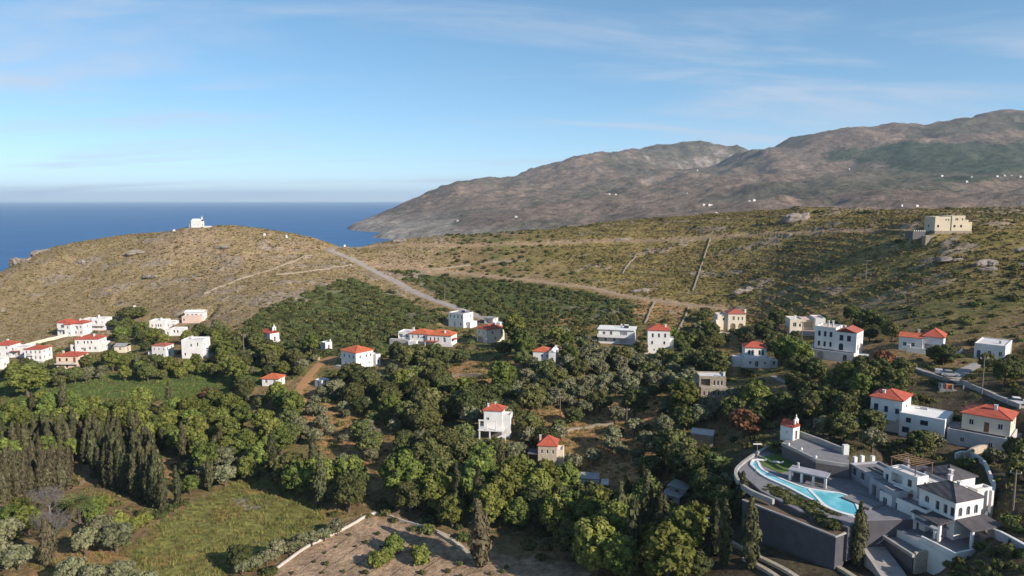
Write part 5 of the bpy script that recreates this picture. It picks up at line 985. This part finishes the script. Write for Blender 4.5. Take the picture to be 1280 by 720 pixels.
cov = thing('spa_platform', 'square grey spa platform with dark edge beside the pool', 'platform', (*PZ(1078,628,ZD), ZD+.06), R(-62)); box('slab', 'deck_stone', cov, -2.6, 2.6, -1.8, 1.8, .004, .3); boxes('edge_strip', 'dark_stone', cov, [(-2.7, 2.7, -2.05, -1.82, .004, .36), (-2.7, 2.7, 1.82, 2.05, .004, .36)])
# cabana
p0 = PZ(987, 601, ZD); p1 = PZ(1031, 611, ZD); yw = math.atan2(p1[1]-p0[1], p1[0]-p0[0]); L = math.dist(p0, p1)
cab = thing('poolside_cabana', 'long grey roofed cabana on square white pillars beside the pool', 'cabana', (*p0, ZD+.06), yw)
box('roof', 'grey_render', cab, -.3, L+.3, -.3, 2.6, 1.9, 2.15); box('back_wall', 'dark_stone', cab, 0, L, 2.2, 2.45, 0, 1.89); box('chimney', 'whitewash', cab, .8, 1.1, 1.5, 1.8, 2.15, 3.1)
for i in range(4): box('pillar', 'whitewash', cab, L*i/3-.2, L*i/3+.2, -.05, .35, 0, 1.89)
# upper terrace with its little chapel
up, _ = plat('upper_terrace', V_UP, 47.0, 52.0, 'dark_stone', 'deck_stone', 'upper paved terrace held by a dark stone wall behind the cabana', 'terrace')
a = [(*PZ(*p, 52.55), 52.55) for p in ((978,553),(1000,563),(1021,574),(1040,577),(1061,580))]; link('parapet', wall_line(bmesh.new(), loc(up, a), .5, .6), 'concrete', up)
a = [(*PZ(*p, 53.1), 53.1) for p in ((1000,539),(1030,550),(1057,561))]; link('back_wall', wall_line(bmesh.new(), loc(up, a), .5, 3), 'concrete', up); q = loc(up, [(*PZ(1057,561,53.1), 52)])[0]; box('end_pier', 'whitewash', up, q[0]-.5, q[0]+.5, q[1]-.4, q[1]+.4, -2, 1.9)
for pp in ((986,556),(1002,562),(1020,572)):
    q = loc(up, [(*PZ(*pp, 52.6), 52.6)])[0]; bm = bmesh.new(); tube(bm, [(q[0], q[1], .5), (q[0], q[1], .75), (q[0], q[1], 1.0)], [.18, .25, .1], 8); link('globe_lamp', bm, 'white_trim', up)
ch = thing('terrace_chapel', 'tiny white chapel with red roof and bell gable on the upper terrace', 'chapel', (*PZ(984,549,52.06), 52.06), R(-52))
block(ch, -1.6, 1.2, 0, 2.4, 0, 2.6, Rt=[([.5], .05, .8, 1.8, 'd')], F=[w2(1, 1.2, .3, .6)], roof='gable', rise=.9, roofmat='red_tiles', ov=.1, base=.5); bellgable(ch, 1.2, 1.2, 3.0, s=.75)
# planter terrace, tall dark wall and the hedge
WT = [PZ(*p, 48.1) for p in ((928,624),(985,646),(1045,670),(1057,665),(1052,650),(1010,634),(965,617))]
pl, _ = plat('planted_terrace', WT, 41.5, 48.1, 'dark_render', 'soil', 'planted terrace above the long dark retaining wall under the pool', 'terrace')
cp = [(*PZ(*p, 48.35), 48.35) for p in ((928,624),(985,646),(1045,670),(1057,665))]; link('coping', wall_line(bmesh.new(), loc(pl, cp), .35, .24), 'concrete', pl)
for i, t in enumerate(np.linspace(.04, .96, 19)):
    for sgn in (0, 1):
        a = np.array(PZ(960+t*88, (613 if sgn else 618)+t*(38 if sgn else 46), 48.1)); plant('shrub', a[0]+random.uniform(-.3, .3), a[1]+random.uniform(-.3, .3), random.uniform(.85, 1.15), 'clump of the olive brown hedge under the pool edge', 'hedge under the pool', z=48.1, sz=random.uniform(.5, .68))
# lower ramp and yard
YD = [PZ(*p, 46.2) for p in ((1100,667),(1141,693),(1160,690),(1175,676),(1150,658),(1120,655))]
yd, _ = plat('entrance_yard', YD, 39.5, 46.2, 'dark_stone', 'deck_stone', 'raised entrance yard with a sunlit stone end wall below the villa', 'yard')
e0, e1 = loc(yd, [(*PZ(1142,693.4,46.2), 46.2), (*PZ(1161,690.2,46.2), 46.2)]); link('end_wall', wall_line(bmesh.new(), [(e0[0]+.1, e0[1]-.2, .5), (e1[0], e1[1]-.2, .5)], .35, 6.5), 'pale_stone', yd)  # end face in paler stone than the sides: sunlight put into the colour
link('parapet', wall_line(bmesh.new(), loc(yd, [(*PZ(*p, 46.6), 46.6) for p in ((1101,667),(1142,693))]), .4, .5), 'concrete', yd)
RC = catmull([(*PZ(*p, z), z) for p, z in (((1062,664),45.4),((1082,676),44.9),((1098,696),44.2),((1112,716),43.6),((1126,740),43.0))], 1.2)
tag(link('ramp', strip(bmesh.new(), RC, 2.2, .1, 4.0), 'concrete_road'), kind='structure')
rw = thing('ramp_wall', 'low pale curb wall along the outer edge of the villa ramp', 'wall', tuple(RC[0])); link('curb', wall_line(bmesh.new(), loc(rw, [(*PZ(*p, z+.5), z+.5) for p, z in (((1064,672),45.2),((1078,684),44.8),((1092,704),44.0),((1108,728),43.2))]), .4, 4.), 'concrete', rw)
pv_ = thing('ramp_pavilion', 'small open concrete shelter under the pool end', 'shelter', (*PZ(1074,652,45.6), 45.6), R(-40)); box('roof', 'concrete', pv_, -2.4, 2.4, -.4, 2.4, 2.2, 2.45)
for x in (-1.9, 1.5): box('pillar', 'whitewash', pv_, x, x+.4, -.1, .3, -1.5, 2.19)
box('back_wall', 'dark_stone', pv_, -2.2, 2.2, 2.0, 2.3, -1.5, 2.19)
# long grey guest wing
g = PZ(1062, 580, 51.5); wing = thing('guest_wing', 'long low grey guest wing with flat roof terraces facing the pool', 'house', (*g, ZD), R(-80))
block(wing, 0, 7.5, 0, 6, 0, 2.7, 'grey_render', F=[w2([.2,.5,.8], .9, 1.0, 1.4)], roof='flat', frame='grey_shutter', roofmat='deck_stone'); block(wing, 7.5, 14, -1.4, 6, -.4, 3.0, 'grey_render', F=[([.2,.5], .5, 1.1, 2.0, 'v'), w2([.8], 1., 1.2, 1.2)], Rt=[w2(2, 1)], roof='flat', frame='grey_shutter', roofmat='deck_stone'); boxes('roof_light', 'dark_stone', wing, [(2, 6.5, 2.4, 2.7, 2.36, 2.6), (2, 6.5, 3.6, 3.9, 2.36, 2.6)]); box('skylight', 'white_trim', wing, 9.5, 11.2, 1.2, 1.6, 2.66, 3.2)
for x, y in ((-.6, 1.5), (-.9, 3.2), (-.4, 5)): box('pier', 'whitewash', wing, x-.3, x+.3, y-.3, y+.3, 0, 3.6)
# white cube house
g = PZ(1147, 597, 54.5); cub = thing('villa_cube_house', 'white cubic villa house with sunlit corner and slatted roof pergola', 'house', (*g, ZD), R(-68))
block(cub, -5.5, 0, 0, 2.6, 0, 5.5, F=[([.3], 3.2, 2.2, 1.6, 'v'), w2([.75], 3.4, .8, 1.2)], Rt=[w2([.7], 3.6, .5, .8)], roof='flat', frame='brown_wood'); block(cub, -7, -5.5, .6, 5, 0, 4.6, F=[w2(1, 2.6, .7, 1.2)], roof='flat'); block(cub, -3, 4.0, 2.6, 6.5, 0, 4.4, Rt=[w2(1, 2.2)], roof='flat'); block(cub, -4.5, 4.2, -3.0, 0, -2.6, 2.0, F=[w2([.12,.35], 2.6, .9, 1.2)], roof='flat', base=1.5, roofmat='deck_stone'); pergola(cub, -5.4, -.6, .2, 4.2, 5.5, 1.7, 8, mat='brown_wood'); box('balcony_roof', 'white_trim', cub, -3.6, -.8, -1.0, -.02, 2.9, 3.05); box('planter', 'brown_wood', cub, -2.4, -.4, -.9, -.3, 2.0, 2.5); chimney(cub, 2, 5, 4.4, 1.5, 'whitewash', .5)
# hip roofed houses
g = PZ(1195, 628, 53.7); h1 = thing('villa_arched_house', 'slate roofed white villa house with three arched windows on its sunlit end', 'house', (*g, 47.5), R(-70))
block(h1, -6.4, 0, 0, 5.6, 0, 6.2, F=[([.22], 4.2, .8, 1.1, 'a'), w2([.52,.74,.92], 3.7, .7, 1.5), w2([.3,.7], .8, 1.2, 1.6)], Rt=[([.2,.5,.8], 3.7, .85, 1.5, 'a')], roof='hip', rise=1.6, roofmat='slate_tiles', frame='grey_shutter', base=2); chimney(h1, -2.4, 3.6, 7.2, .9, w=.5)
bm = bmesh.new(); prism(bm, [(.02, .2), (3.0, -.2), (3.4, 6.2), (.02, 6.4)], [3.2, 2.7, 2.7, 3.2], [3.4, 2.9, 2.9, 3.4]); link('veranda_roof', bm, 'slate_tiles', h1); box('pillar', 'whitewash', h1, 2.5, 2.9, .2, .6, -2, 2.8); box('pillar', 'whitewash', h1, 2.6, 3.0, 5.4, 5.8, -2, 2.8)
bm = bmesh.new(); prism(bm, [(-5.6, -2.6), (-.2, -2.8), (-.2, -.02), (-5.6, -.02)], [2.7, 2.7, 3.1, 3.1], [2.85, 2.85, 3.25, 3.25]); link('veranda_roof', bm, 'slate_tiles', h1); box('pillar', 'whitewash', h1, -.7, -.3, -2.6, -2.2, -1, 2.75); box('pillar', 'whitewash', h1, -5.4, -5.0, -2.5, -2.1, -1, 2.75)
box('terrace', 'whitewash', h1, -6.2, 4.4, -5.0, 6.6, -4.2, -.02); box('paving', 'deck_stone', h1, -6.1, 4.3, -4.9, 6.5, -.018, .03); boxes('parapet', 'whitewash', h1, [(4.1, 4.4, -4.9, 2.0, .032, .9), (-1.5, 4.08, -5.0, -4.7, .032, .9)])
pav = thing('lower_pavilion', 'pavilion with flat pale roof on pillars under the arched house', 'pavilion', (*PZ(1172,661,49.2), 46.4), R(-70)); block(pav, -4.2, 0, 1.4, 3.6, 0, 2.6, 'grey_render', F=[([.3,.7], .2, 1.2, 2.0, 'v')], base=3); box('roof', 'grey_render', pav, -4.6, .4, -.6, 3.8, 2.604, 2.85)
for x in (-4.1, -.4): box('pillar', 'whitewash', pav, x, x+.4, -.4, 0, -2.5, 2.6)
box('floor', 'deck_stone', pav, -4.8, 3.2, -1.2, 3.8, -4.5, -.01); boxes('parapet', 'whitewash', pav, [(2.9, 3.2, -1.2, 2.4, -.008, .9), (.6, 2.88, -1.2, -.9, -.008, .9)])
g = PZ(1190, 601, 53.6); h2 = thing('villa_slate_house', 'slate hip roofed white villa house behind the arched one', 'house', (*g, 48.5), R(-70))
block(h2, -5.2, 0, 0, 5.4, 0, 5.1, F=[w2([.3,.6,.85], 2.9, .6, 1.3)], Rt=[w2([.65], 2.8, .5, 1.0), w2([.15], 2.2, .5, 1.6)], roof='hip', rise=1.3, roofmat='slate_tiles', base=2.5); chimney(h2, -1.0, .9, 5.4, 1.1, 'concrete', .5); block(h2, .0, 1.6, 4.0, 7.4, -1, 3.6, roof='flat'); box('pier', 'whitewash', h2, 2.0, 2.5, 6.2, 6.7, -2, 3.4); box('roof_canopy', 'slate_tiles', h2, -10.2, -5.6, .5, 5.5, 3.4, 3.6)
for x, y in ((-10, .8), (-6, .8), (-10, 5.1), (-6, 5.1), (-12.5, 4.5), (-14, 6), (-8, 6.5)): box('pier', 'grey_render', h2, x-.35, x+.35, y-.35, y+.35, -1, 3.39)
# curved wall at the back
cw = thing('curved_boundary_wall', 'white curved boundary wall sweeping round the back of the villa', 'wall', at(1240, 606)); C = []
for p in ((1194,566),(1207,563),(1226,571),(1237,588),(1243,604),(1240,618),(1235,634),(1231,650),(1236,659)): q = at(p[0], p[1]+8); C.append((q[0], q[1], q[2]+1.15))
C = catmull(C, 1.0)
for _ in range(12): C[1:-1, 2] = (C[:-2, 2]+2*C[1:-1, 2]+C[2:, 2])/4
link('wall', wall_line(bmesh.new(), loc(cw, C), .4, 3.0), 'whitewash', cw)
lw_ = thing('lane_wall', 'white coped retaining wall along the lane right of the villa', 'wall', at(1260, 676)); C = [];
for p in ((1237,660),(1250,666),(1266,676),(1290,688)): q = at(p[0], p[1]+10); C.append((q[0], q[1], q[2]+1.3))
link('wall', wall_line(bmesh.new(), loc(lw_, C), .4, 4), 'grey_render', lw_); link('coping', wall_line(bmesh.new(), [(x, y, z+.12) for x, y, z in loc(lw_, C)], .5, .117), 'whitewash', lw_)
# path walls down the slope below
for i, (pts, lb) in enumerate(((((905,675),(940,694),(975,712),(1010,735)), 'pale stone edging of the upper garden path under the dark wall'), (((925,650),(960,662),(1000,690),(1040,708),(1075,730)), 'stone edging along the foot of the dark retaining wall'), (((930,700),(960,716),(985,735)), 'pale stone edging of the lowest garden path'))):
    P = [at(*p) for p in pts]; C = catmull(P, 1.5); C[:, 2] = gh(C[:, 0], C[:, 1])+.45; pw = thing('terrace_edging', lb, 'wall', tuple(C[0])); link('stone_edging', wall_line(bmesh.new(), loc(pw, C), .8, 1.6), 'pale_stone', pw)
for k, (px, py, yw) in enumerate(((952,577,-20), (972,580,-35))):
    l = thing('sun_lounger', ('white sun lounger beside the curved end of the pool', 'white sun lounger in the middle of the villa lawn')[k], 'lounger', (*PZ(px,py,ZD+.12), ZD+.12), R(yw))
    box('mattress', 'white_trim', l, -.9, .4, -.35, .35, .3, .42); bm = bmesh.new(); prism(bm, [(.4, -.35), (1.0, -.35), (1.0, .35), (.4, .35)], [.3, .6, .6, .3], [.42, .72, .72, .42]); link('backrest', bm, 'white_trim', l)
    for x in (-.8, .7):
        for y in (-.3, .25): box('leg', 'steel', l, x, x+.05, y, y+.05, 0, .3)
plain('tyre', (.02, .02, .02), None, .9, 3)
# ------------------------------------------------------------------ walls, poles, vehicles, rocks, far houses
def stone_line(name, pts, hgt, th, mat, label, cat='wall', drop=1.2, jag=.15):
    P = [at(*p) for p in pts]; C = catmull(P, 1.6); C[:, 2] = gh(C[:, 0], C[:, 1])+hgt+RNG.uniform(-jag, jag, len(C)); e = thing(name, label, cat, tuple(C[0])); link('wall', wall_line(bmesh.new(), loc(e, C), th, drop+hgt), mat, e); return e
plain('old_whitewash', (.52, .47, .42), (.42, .37, .32), .95, .8)
stone_line('field_wall', [(338,718),(362,700),(385,685),(402,676),(436,660),(468,643.5),(500,652),(545,666),(562,672)], .5, .34, 'old_whitewash', 'low whitewashed wall around the bare brown field', jag=.04)
stone_line('field_wall', [(548,668),(572,682),(592,700)], .6, .9, 'pale_stone', 'collapsing pale stone wall beside the ragged brown cypress', jag=.25)
for pts, lb in (([(888,299),(881,320),(873,345),(866,364)], 'dry stone wall running straight up the right hillside to the ridge track'), ([(861,385),(855,400),(848,414)], 'dry stone wall dividing the bare plots below the track'), ([(818,378),(812,392),(806,405)], 'short dry stone wall across the bare earth plot'), ([(905,390),(898,415),(888,440),(880,456)], 'dry stone wall down the slope beside the cream arched house'), ([(795,322),(785,332),(778,342)], 'faint low stone wall on the right hillside'), ([(255,368),(285,356),(320,344),(360,330),(390,320)], 'old terrace wall crossing the left hill'), ([(345,344),(400,338),(440,332)], 'old terrace wall under the saddle'), ([(540,337),(600,330),(660,327)], 'broken stone wall above the branch track')):
    stone_line('dry_stone_wall', pts, .8, .6, 'stone_wall', lb)
stone_line('terrace_wall', [(330,446),(352,449),(378,452),(400,450)], 1.0, .5, 'pale_stone', 'pale wall along the head of the ochre track')
stone_line('terrace_wall', [(20,438),(45,430),(70,424),(88,420)], 1.3, .5, 'cream_wall', 'cream wall along the lane under the stepped red roofed house')
stone_line('terrace_wall', [(1120,449),(1140,462),(1165,471),(1186,477)], .8, .4, 'concrete', 'concrete parapet along the downhill side of the lane', jag=.02)
stone_line('terrace_wall', [(1200,480),(1225,490),(1250,501),(1275,512)], 1.0, .4, 'concrete', 'light concrete rail wall along the lower lane', jag=.02)
stone_line('terrace_wall', [(545,475),(580,470),(625,472)], .8, .6, 'stone_wall', 'stone terrace under the cream house in dry grass'); stone_line('terrace_wall', [(680,545),(720,538),(770,530)], .7, .6, 'stone_wall', 'stone terrace in the orange clearing')
stone_line('terrace_wall', [(1205,575),(1225,566),(1250,560),(1275,550)], 1.5, .5, 'pale_stone', 'sunlit cream stone wall behind the curved boundary wall')
# saplings in the ploughed rows
k = 0
FP_ = [(340,735),(400,672),(468,648),(540,668),(590,705),(700,712),(700,740)]
HOSE = [((352+i*31, 728), (352+i*31+(92 if i < 6 else 60), 728-62*(1 if i < 6 else .55))) for i in range(10)]
for i, (s0, s1) in enumerate(HOSE):
    P = [at(s0[0]+(s1[0]-s0[0])*t, s0[1]+(s1[1]-s0[1])*t) for t in np.linspace(0, 1, 14) if inpoly(np.array(s0[0]+(s1[0]-s0[0])*t), np.array(s0[1]+(s1[1]-s0[1])*t), FP_) or s0[1]+(s1[1]-s0[1])*t > 714]
    if len(P) < 3: continue
    tag(link('irrigation_hose', tube(bmesh.new(), [(p[0]-P[0][0]+random.uniform(-.12, .12), p[1]-P[0][1], p[2]-P[0][2]+.02) for p in P], .035, 5), 'tyre', None, P[0]), 'black irrigation hose along a row of young plants in the bare field', 'hose', 'irrigation hoses in the bare field')
for (s0, s1) in HOSE:
    for t in np.linspace(.05, .95, 8):
        a, b = s0[0]+(s1[0]-s0[0])*t, s0[1]+(s1[1]-s0[1])*t
        if not inpoly(np.array(a), np.array(b), [(340,735),(400,672),(468,648),(540,668),(590,705),(700,712),(700,740)]) or random.random() < .5: continue
        g = at(a+random.uniform(-5, 5), b+random.uniform(-3, 3))
        if not free(g[0], g[1], .3): continue
        plant('shrub', g[0], g[1], random.uniform(.22, .42), 'small young plant in the rows of the bare field', 'young plants in the bare field'); k += 1
# poles
def pole(px, py, h, label):
    g = at(px, py); e = thing('utility_pole', label, 'pole', g, random.uniform(-.5, .5)); link('post', tube(bmesh.new(), [(0, 0, -.6), (0, 0, h*.5), (0, 0, h)], [.15, .13, .10], 8), 'pole_wood', e); box('crossarm', 'pole_wood', e, -.8, .8, .08, .2, h-.7, h-.55)
    for x in (-.7, 0, .7): link('insulator', tube(bmesh.new(), [(x, .14, h-.548), (x, .14, h-.35), (x, .14, h-.25)], [.05, .07, .03], 6), 'white_trim', e)
plain('pole_wood', (.22, .18, .15), (.16, .13, .11), .9, 4)
for px, py, h, lb in ((890,298,11,'wooden utility pole at the top of the hillside wall'),(643,306,9,'wooden utility pole on the ridge track over the junction'),(1227,494,9,'wooden utility pole beside the concrete lane'),(1082,352,9,'wooden utility pole on the right hillside'),(515,500,9,'wooden utility pole among the dark trees'),(700,528,8,'wooden utility pole in the orange clearing'),(783,546,8,'wooden utility pole beside olive trees in the clearing'),(556,376,8,'wooden utility pole on the uphill roadside'),(525,358,8,'wooden utility pole at the bend above the white cube'),(743,452,8,'utility pole in front of the wide balcony villa'),(1002,430,8,'utility pole in the upper gardens'),(305,442,8,'utility pole left of the shrub chapel'),(840,308,9,'wooden utility pole halfway along the ridge track'),(1266,640,7,'wooden utility pole behind the lane wall')): pole(px, py, h, lb)
def lamp(px, py, h, label, z=None):
    g = at(px, py); g = g if z is None else (*PZ(px, py, z), z)
    e = thing('lamp_post', label, 'lamp post', g, 0); link('post', tube(bmesh.new(), [(0, 0, -.4), (0, 0, h)], [.07, .05], 8), 'steel', e); box('lamp_head', 'white_trim', e, -.8, .8, -.15, .15, h+.002, h+.14)
lamp(887, 694, 6.5, 'white double headed lamp post beside the cypresses'); lamp(944, 605, 4.5, 'slim grey lamp post at the rounded pool end', ZD); lamp(946, 575, 3.2, 'short lamp post at the lawn head', ZD)
# vehicles
plain('car_paint_silver', (.55, .57, .60), (.50, .52, .55), .25, 1, 0, .5, .5); plain('car_paint_white', (.80, .80, .80), None, .3, 1, 0, 0, .5); plain('car_paint_blue', (.06, .12, .25), None, .3, 1, 0, .2, .5); plain('tyre', (.02, .02, .02), None, .9, 3); plain('lamp_glass', (.7, .7, .66), None, .2, 2)
def car(px, py, yaw, paint, label, z=None):
    g = at(px, py); e = thing('parked_car', label, 'car', (g[0], g[1], g[2]+.1), R(yaw)); bm = bmesh.new()
    prof = [(-2.05, .3), (2.05, .3), (2.1, .62), (1.9, .82), (1.1, .92), (-1.75, .95), (-2.1, .85)]
    def ext(b, pr, w0, w1=None):
        w1 = w1 or [w0]*len(pr); A = [b.verts.new((x, -w, z)) for (x, z), w in zip(pr, w1)]; B = [b.verts.new((x, w, z)) for (x, z), w in zip(pr, w1)]; b.faces.new(A); b.faces.new(B[::-1])
        for i in range(len(pr)): j = (i+1) % len(pr); b.faces.new((A[j], A[i], B[i], B[j]))
        bmesh.ops.recalc_face_normals(b, faces=b.faces[:]); return b
    body = link('body', ext(bm, prof, .86), paint, e); link('cabin_glass', ext(bmesh.new(), [(1.05, .92), (.4, 1.38), (-1.1, 1.42), (-1.8, .95)], .8, [.82, .68, .68, .8]), 'window_glass', e); link('roof', ext(bmesh.new(), [(.45, 1.385), (.3, 1.47), (-1.0, 1.5), (-1.15, 1.425)], .69), paint, e)
    for x in (-1.3, 1.3):
        for s in (-1, 1): w = link('wheel', tube(bmesh.new(), [(x, s*.70, .32), (x, s*.9, .32)], .32, 14), 'tyre', e); link('rim', tube(bmesh.new(), [(x, s*.89, .32), (x, s*.915, .32)], .19, 10), 'steel', w)
    for s in (-1, 1): box('headlight', 'lamp_glass', e, 1.96, 2.11, s*.62-.16, s*.62+.16, .6, .74); box('tail_light', 'sun_red_cloth', e, -2.13, -2.0, s*.66-.12, s*.66+.12, .66, .84)
car(1187, 471, -15, 'car_paint_silver', 'silver car parked where the concrete lane forks'); car(1272, 506, -25, 'car_paint_white', 'white car on the lower lane beside its rail wall'); car(826, 640, 35, 'car_paint_white', 'white car nose out beside the yard sheds'); car(622, 411, -35, 'car_paint_blue', 'dark blue car beside the grey roofed garage')
g = at(1173, 468.5); e = thing('utility_cabinet', 'white utility cabinet beside the silver car', 'cabinet', g, R(-20)); box('casing', 'white_trim', e, -.8, .8, -.3, .3, -.3, 1.5); box('door_panel', 'grey_shutter', e, -.7, .7, -.34, -.302, .1, 1.4)
g = at(1196, 489); e = thing('building_yard', 'low walled yard of new concrete below the lane fork', 'yard', g, R(-25)); box('floor', 'concrete', e, -3.5, 3.5, 0, 3.2, -2.5, .1)
for x in (-3.2, -1, 1.2, 3): box('stub_column', 'concrete', e, x, x+.3, .1, .4, .1, 1.3)
box('wall', 'concrete', e, -3.5, 3.5, 2.9, 3.2, .102, .9)
e = thing('brick_pallet', 'pallet stack of orange hollow bricks in the new concrete yard', 'bricks', (g[0]-1.0, g[1]+1.4, g[2]+.102), R(-20)); box('pallet', 'brown_wood', e, -.8, .8, -.6, .6, 0, .14)
for i in range(3):
    for j in range(2): box('brick_bundle', 'orange_brick', e, -.75+i*.51, -.27+i*.51, -.55+j*.56, -.03+j*.56, .142, 1.1)
g = at(1112, 497); e = thing('red_canopy', 'red cloth canopy on four posts beside the red hip roof', 'canopy', g, R(-20)); bm = bmesh.new(); prism(bm, [(-2, -1.3), (2, -1.3), (2, 1.3), (-2, 1.3)], [2.3, 2.3, 2.7, 2.7], [2.36, 2.36, 2.76, 2.76]); link('cloth', bm, 'sun_red_cloth', e)
for x in (-1.9, 1.8):
    for y in (-1.2, 1.1): box('post', 'steel', e, x, x+.08, y, y+.08, -.5, 2.4)
for px, py, lb in ((431,307.5,'small white roadside shrine at the saddle'),(217,290,'white marker post on the chapel hill'),(330,295,'little white ruin on the left hill crest'),(357,297,'white stone hut near the saddle crest'),(168,386,'white hut roof above the wide dark bush')):
    g = at(px, py); e = thing('white_shrine', lb, 'shrine', g, R(random.uniform(-20, 20)), None, .7); box('base', 'whitewash', e, -1.0, 1.0, 0, 1.6, -1, 1.0); box('niche', 'whitewash', e, -.7, .7, .2, 1.4, 1.002, 1.9); bm = bmesh.new(); prism(bm, [(-.8, .1), (.8, .1), (.8, 1.5), (-.8, 1.5)], 1.902, [1.95, 1.95, 2.3, 2.3]); link('roof', bm, 'white_trim', e)
# outcrops
def rockmat():
    m, nt, bs = new_mat('grey_rock'); bs.inputs['Roughness'].default_value = .95; c = mixrgb(nt, mrange(nt, noise(nt, .6, 6, .65), .35, .65), (.19, .155, .13), (.29, .245, .21)); c = mixrgb(nt, mrange(nt, noise(nt, 2.5, 5, .7), .58, .68), c, (.09, .075, .065)); nt.links.new(c, bs.inputs['Base Color']); bump(nt, bs, noise(nt, 2.2, 6, .7), .9, .25); MATS['grey_rock'] = m
rockmat()
def outcrop(px, py, w, h, n, label, seed):
    g = at(px, py); r = np.random.default_rng(seed); e = thing('rock_outcrop', label, 'rock', g, r.uniform(-.4, .4))
    for i in range(n):
        bm = bmesh.new(); bmesh.ops.create_icosphere(bm, subdivisions=3, radius=1); sx, sy, sz = w*r.uniform(.25, .6), w*r.uniform(.15, .35), h*r.uniform(.5, 1.); ox = r.uniform(-1, 1)*w*.6; oy = r.uniform(-1, 1)*w*.3; o3 = r.uniform(0, 50, 3)
        for v in bm.verts:
            q = v.co.copy(); d = 1+.9*(float(fbm(np.array(q.x*1.7+o3[0]), np.array(q.y*1.7+q.z*1.3+o3[1]), 3, 3))-.5)
            q.x = math.copysign(abs(q.x)**.7, q.x); v.co = (q.x*d*sx+ox, q.y*d*sy+oy, q.z*d*sz+q.x*sz*.35)
        link('boulder', bm, 'grey_rock', e)
for i, (px, py, w, h, n, lb) in enumerate(((1003,274,11,3.2,7,'tall split rock outcrop on the ridge crest left of the sand coloured house'),(172,316,8,1.6,6,'cracked rock ledge high on the left hill'),(188,346,7,1.0,5,'flat rock ledge halfway up the left hill'),(276,309,6,1.1,4,'rock band under the hilltop chapel'),(25,322,9,2.6,5,'jagged rocks at the seaward end of the left hill'),(48,312,8,2.2,4,'dark rocks on the cliff edge of the left hill'),(98,328,5,2.0,2,'single dark boulder on the left hill'),(1195,325,8,1.1,5,'pale rock slabs below the sand coloured house'),(1240,329,7,1.4,3,'slanting pale slab on the right hillside'),(1277,315,6,2.4,3,'dark rock at the hill shoulder'),(930,364,6,1.8,3,'grey boulder above the cream arched house'),(802,364,7,1.4,3,'pale rocks beside the branch track'),(1240,337,5,1.2,2,'small pale rocks under the right shoulder'),(500,302,8,1.8,4,'dark rocks beside the saddle'),(780,300,6,1.2,5,'dark rock bank above the ridge track'),(0,390,4,2,2,'dark boulder at the hill foot beside the lane'))): outcrop(px, py, w, h, n, lb, 500+i)
# far farmhouses on the mountain
def far_ground(px, py):
    a, b = ray(px, py); D = np.arange(800, 4300, 4.); hit = np.nonzero(H+b*D <= h_far(a*D, D))[0]; D = D[hit[0]] if len(hit) else 1800.; return (a*D, D, float(h_far(np.array([a*D]), np.array([D]))[0]))
for i, (px, py, w, n) in enumerate(((762,244,9,1),(770,244,9,1),(859,243,7,1),(880,258,8,1),(888,257.5,14,1),(937,252.5,8,1),(943,252,9,1),(896,268.5,10,1),(1062,212,6,1),(1178,221,13,1),(1209,228,9,1),(1247,222,10,1),(1256,221,8,1),(1265,221,9,1),(1276,222,9,1),(1147,259,8,1),(1145,264.5,7,1),(1160,265,8,1),(1167,266,7,1),(1128,259,6,1),(645,272.5,10,1),(872,214,8,1),(1215,222,7,1),(572,277,8,1))):
    g = far_ground(px, py); bm = bmesh.new(); w *= .6; bx(bm, -w/2, w*.1, 0, w*.6, -3, 3.6); bx(bm, w*.1+.02, w*.55, .6, w*.5, -3, 3.2); bx(bm, -w*.35, -w*.1, w*.2, w*.4, 3.605, 4.4)
    bx(bm, -w/2-.2, w*.1+.15, -.2, w*.6+.2, 3.603, 3.8)
    e = link('white_farmhouse', bm, 'whitewash', None, g); e.rotation_euler = (0, 0, R(random.uniform(-20, 40))); tag(e, 'tiny white farmhouse on the far mountain slope', 'farmhouse', 'far farmhouses on the mountain')
# ------------------------------------------------------------------ air
m = bpy.data.materials.new('haze_air'); m.use_nodes = True; nt = m.node_tree; nt.nodes.clear()
out = nt.nodes.new('ShaderNodeOutputMaterial'); pv = nt.nodes.new('ShaderNodeVolumePrincipled')
pv.inputs['Color'].default_value = (.60, .79, 1.0, 1); pv.inputs['Density'].default_value = 5.0e-5; pv.inputs['Anisotropy'].default_value = 0.0
nt.links.new(pv.outputs[0], out.inputs['Volume']); MATS['haze_air'] = m
tag(box('haze', 'haze_air', None, -41000, 41000, -600, 43000, -90, float(FZ.max())+18), 'thin blue sea haze filling the air', 'haze', kind='stuff')
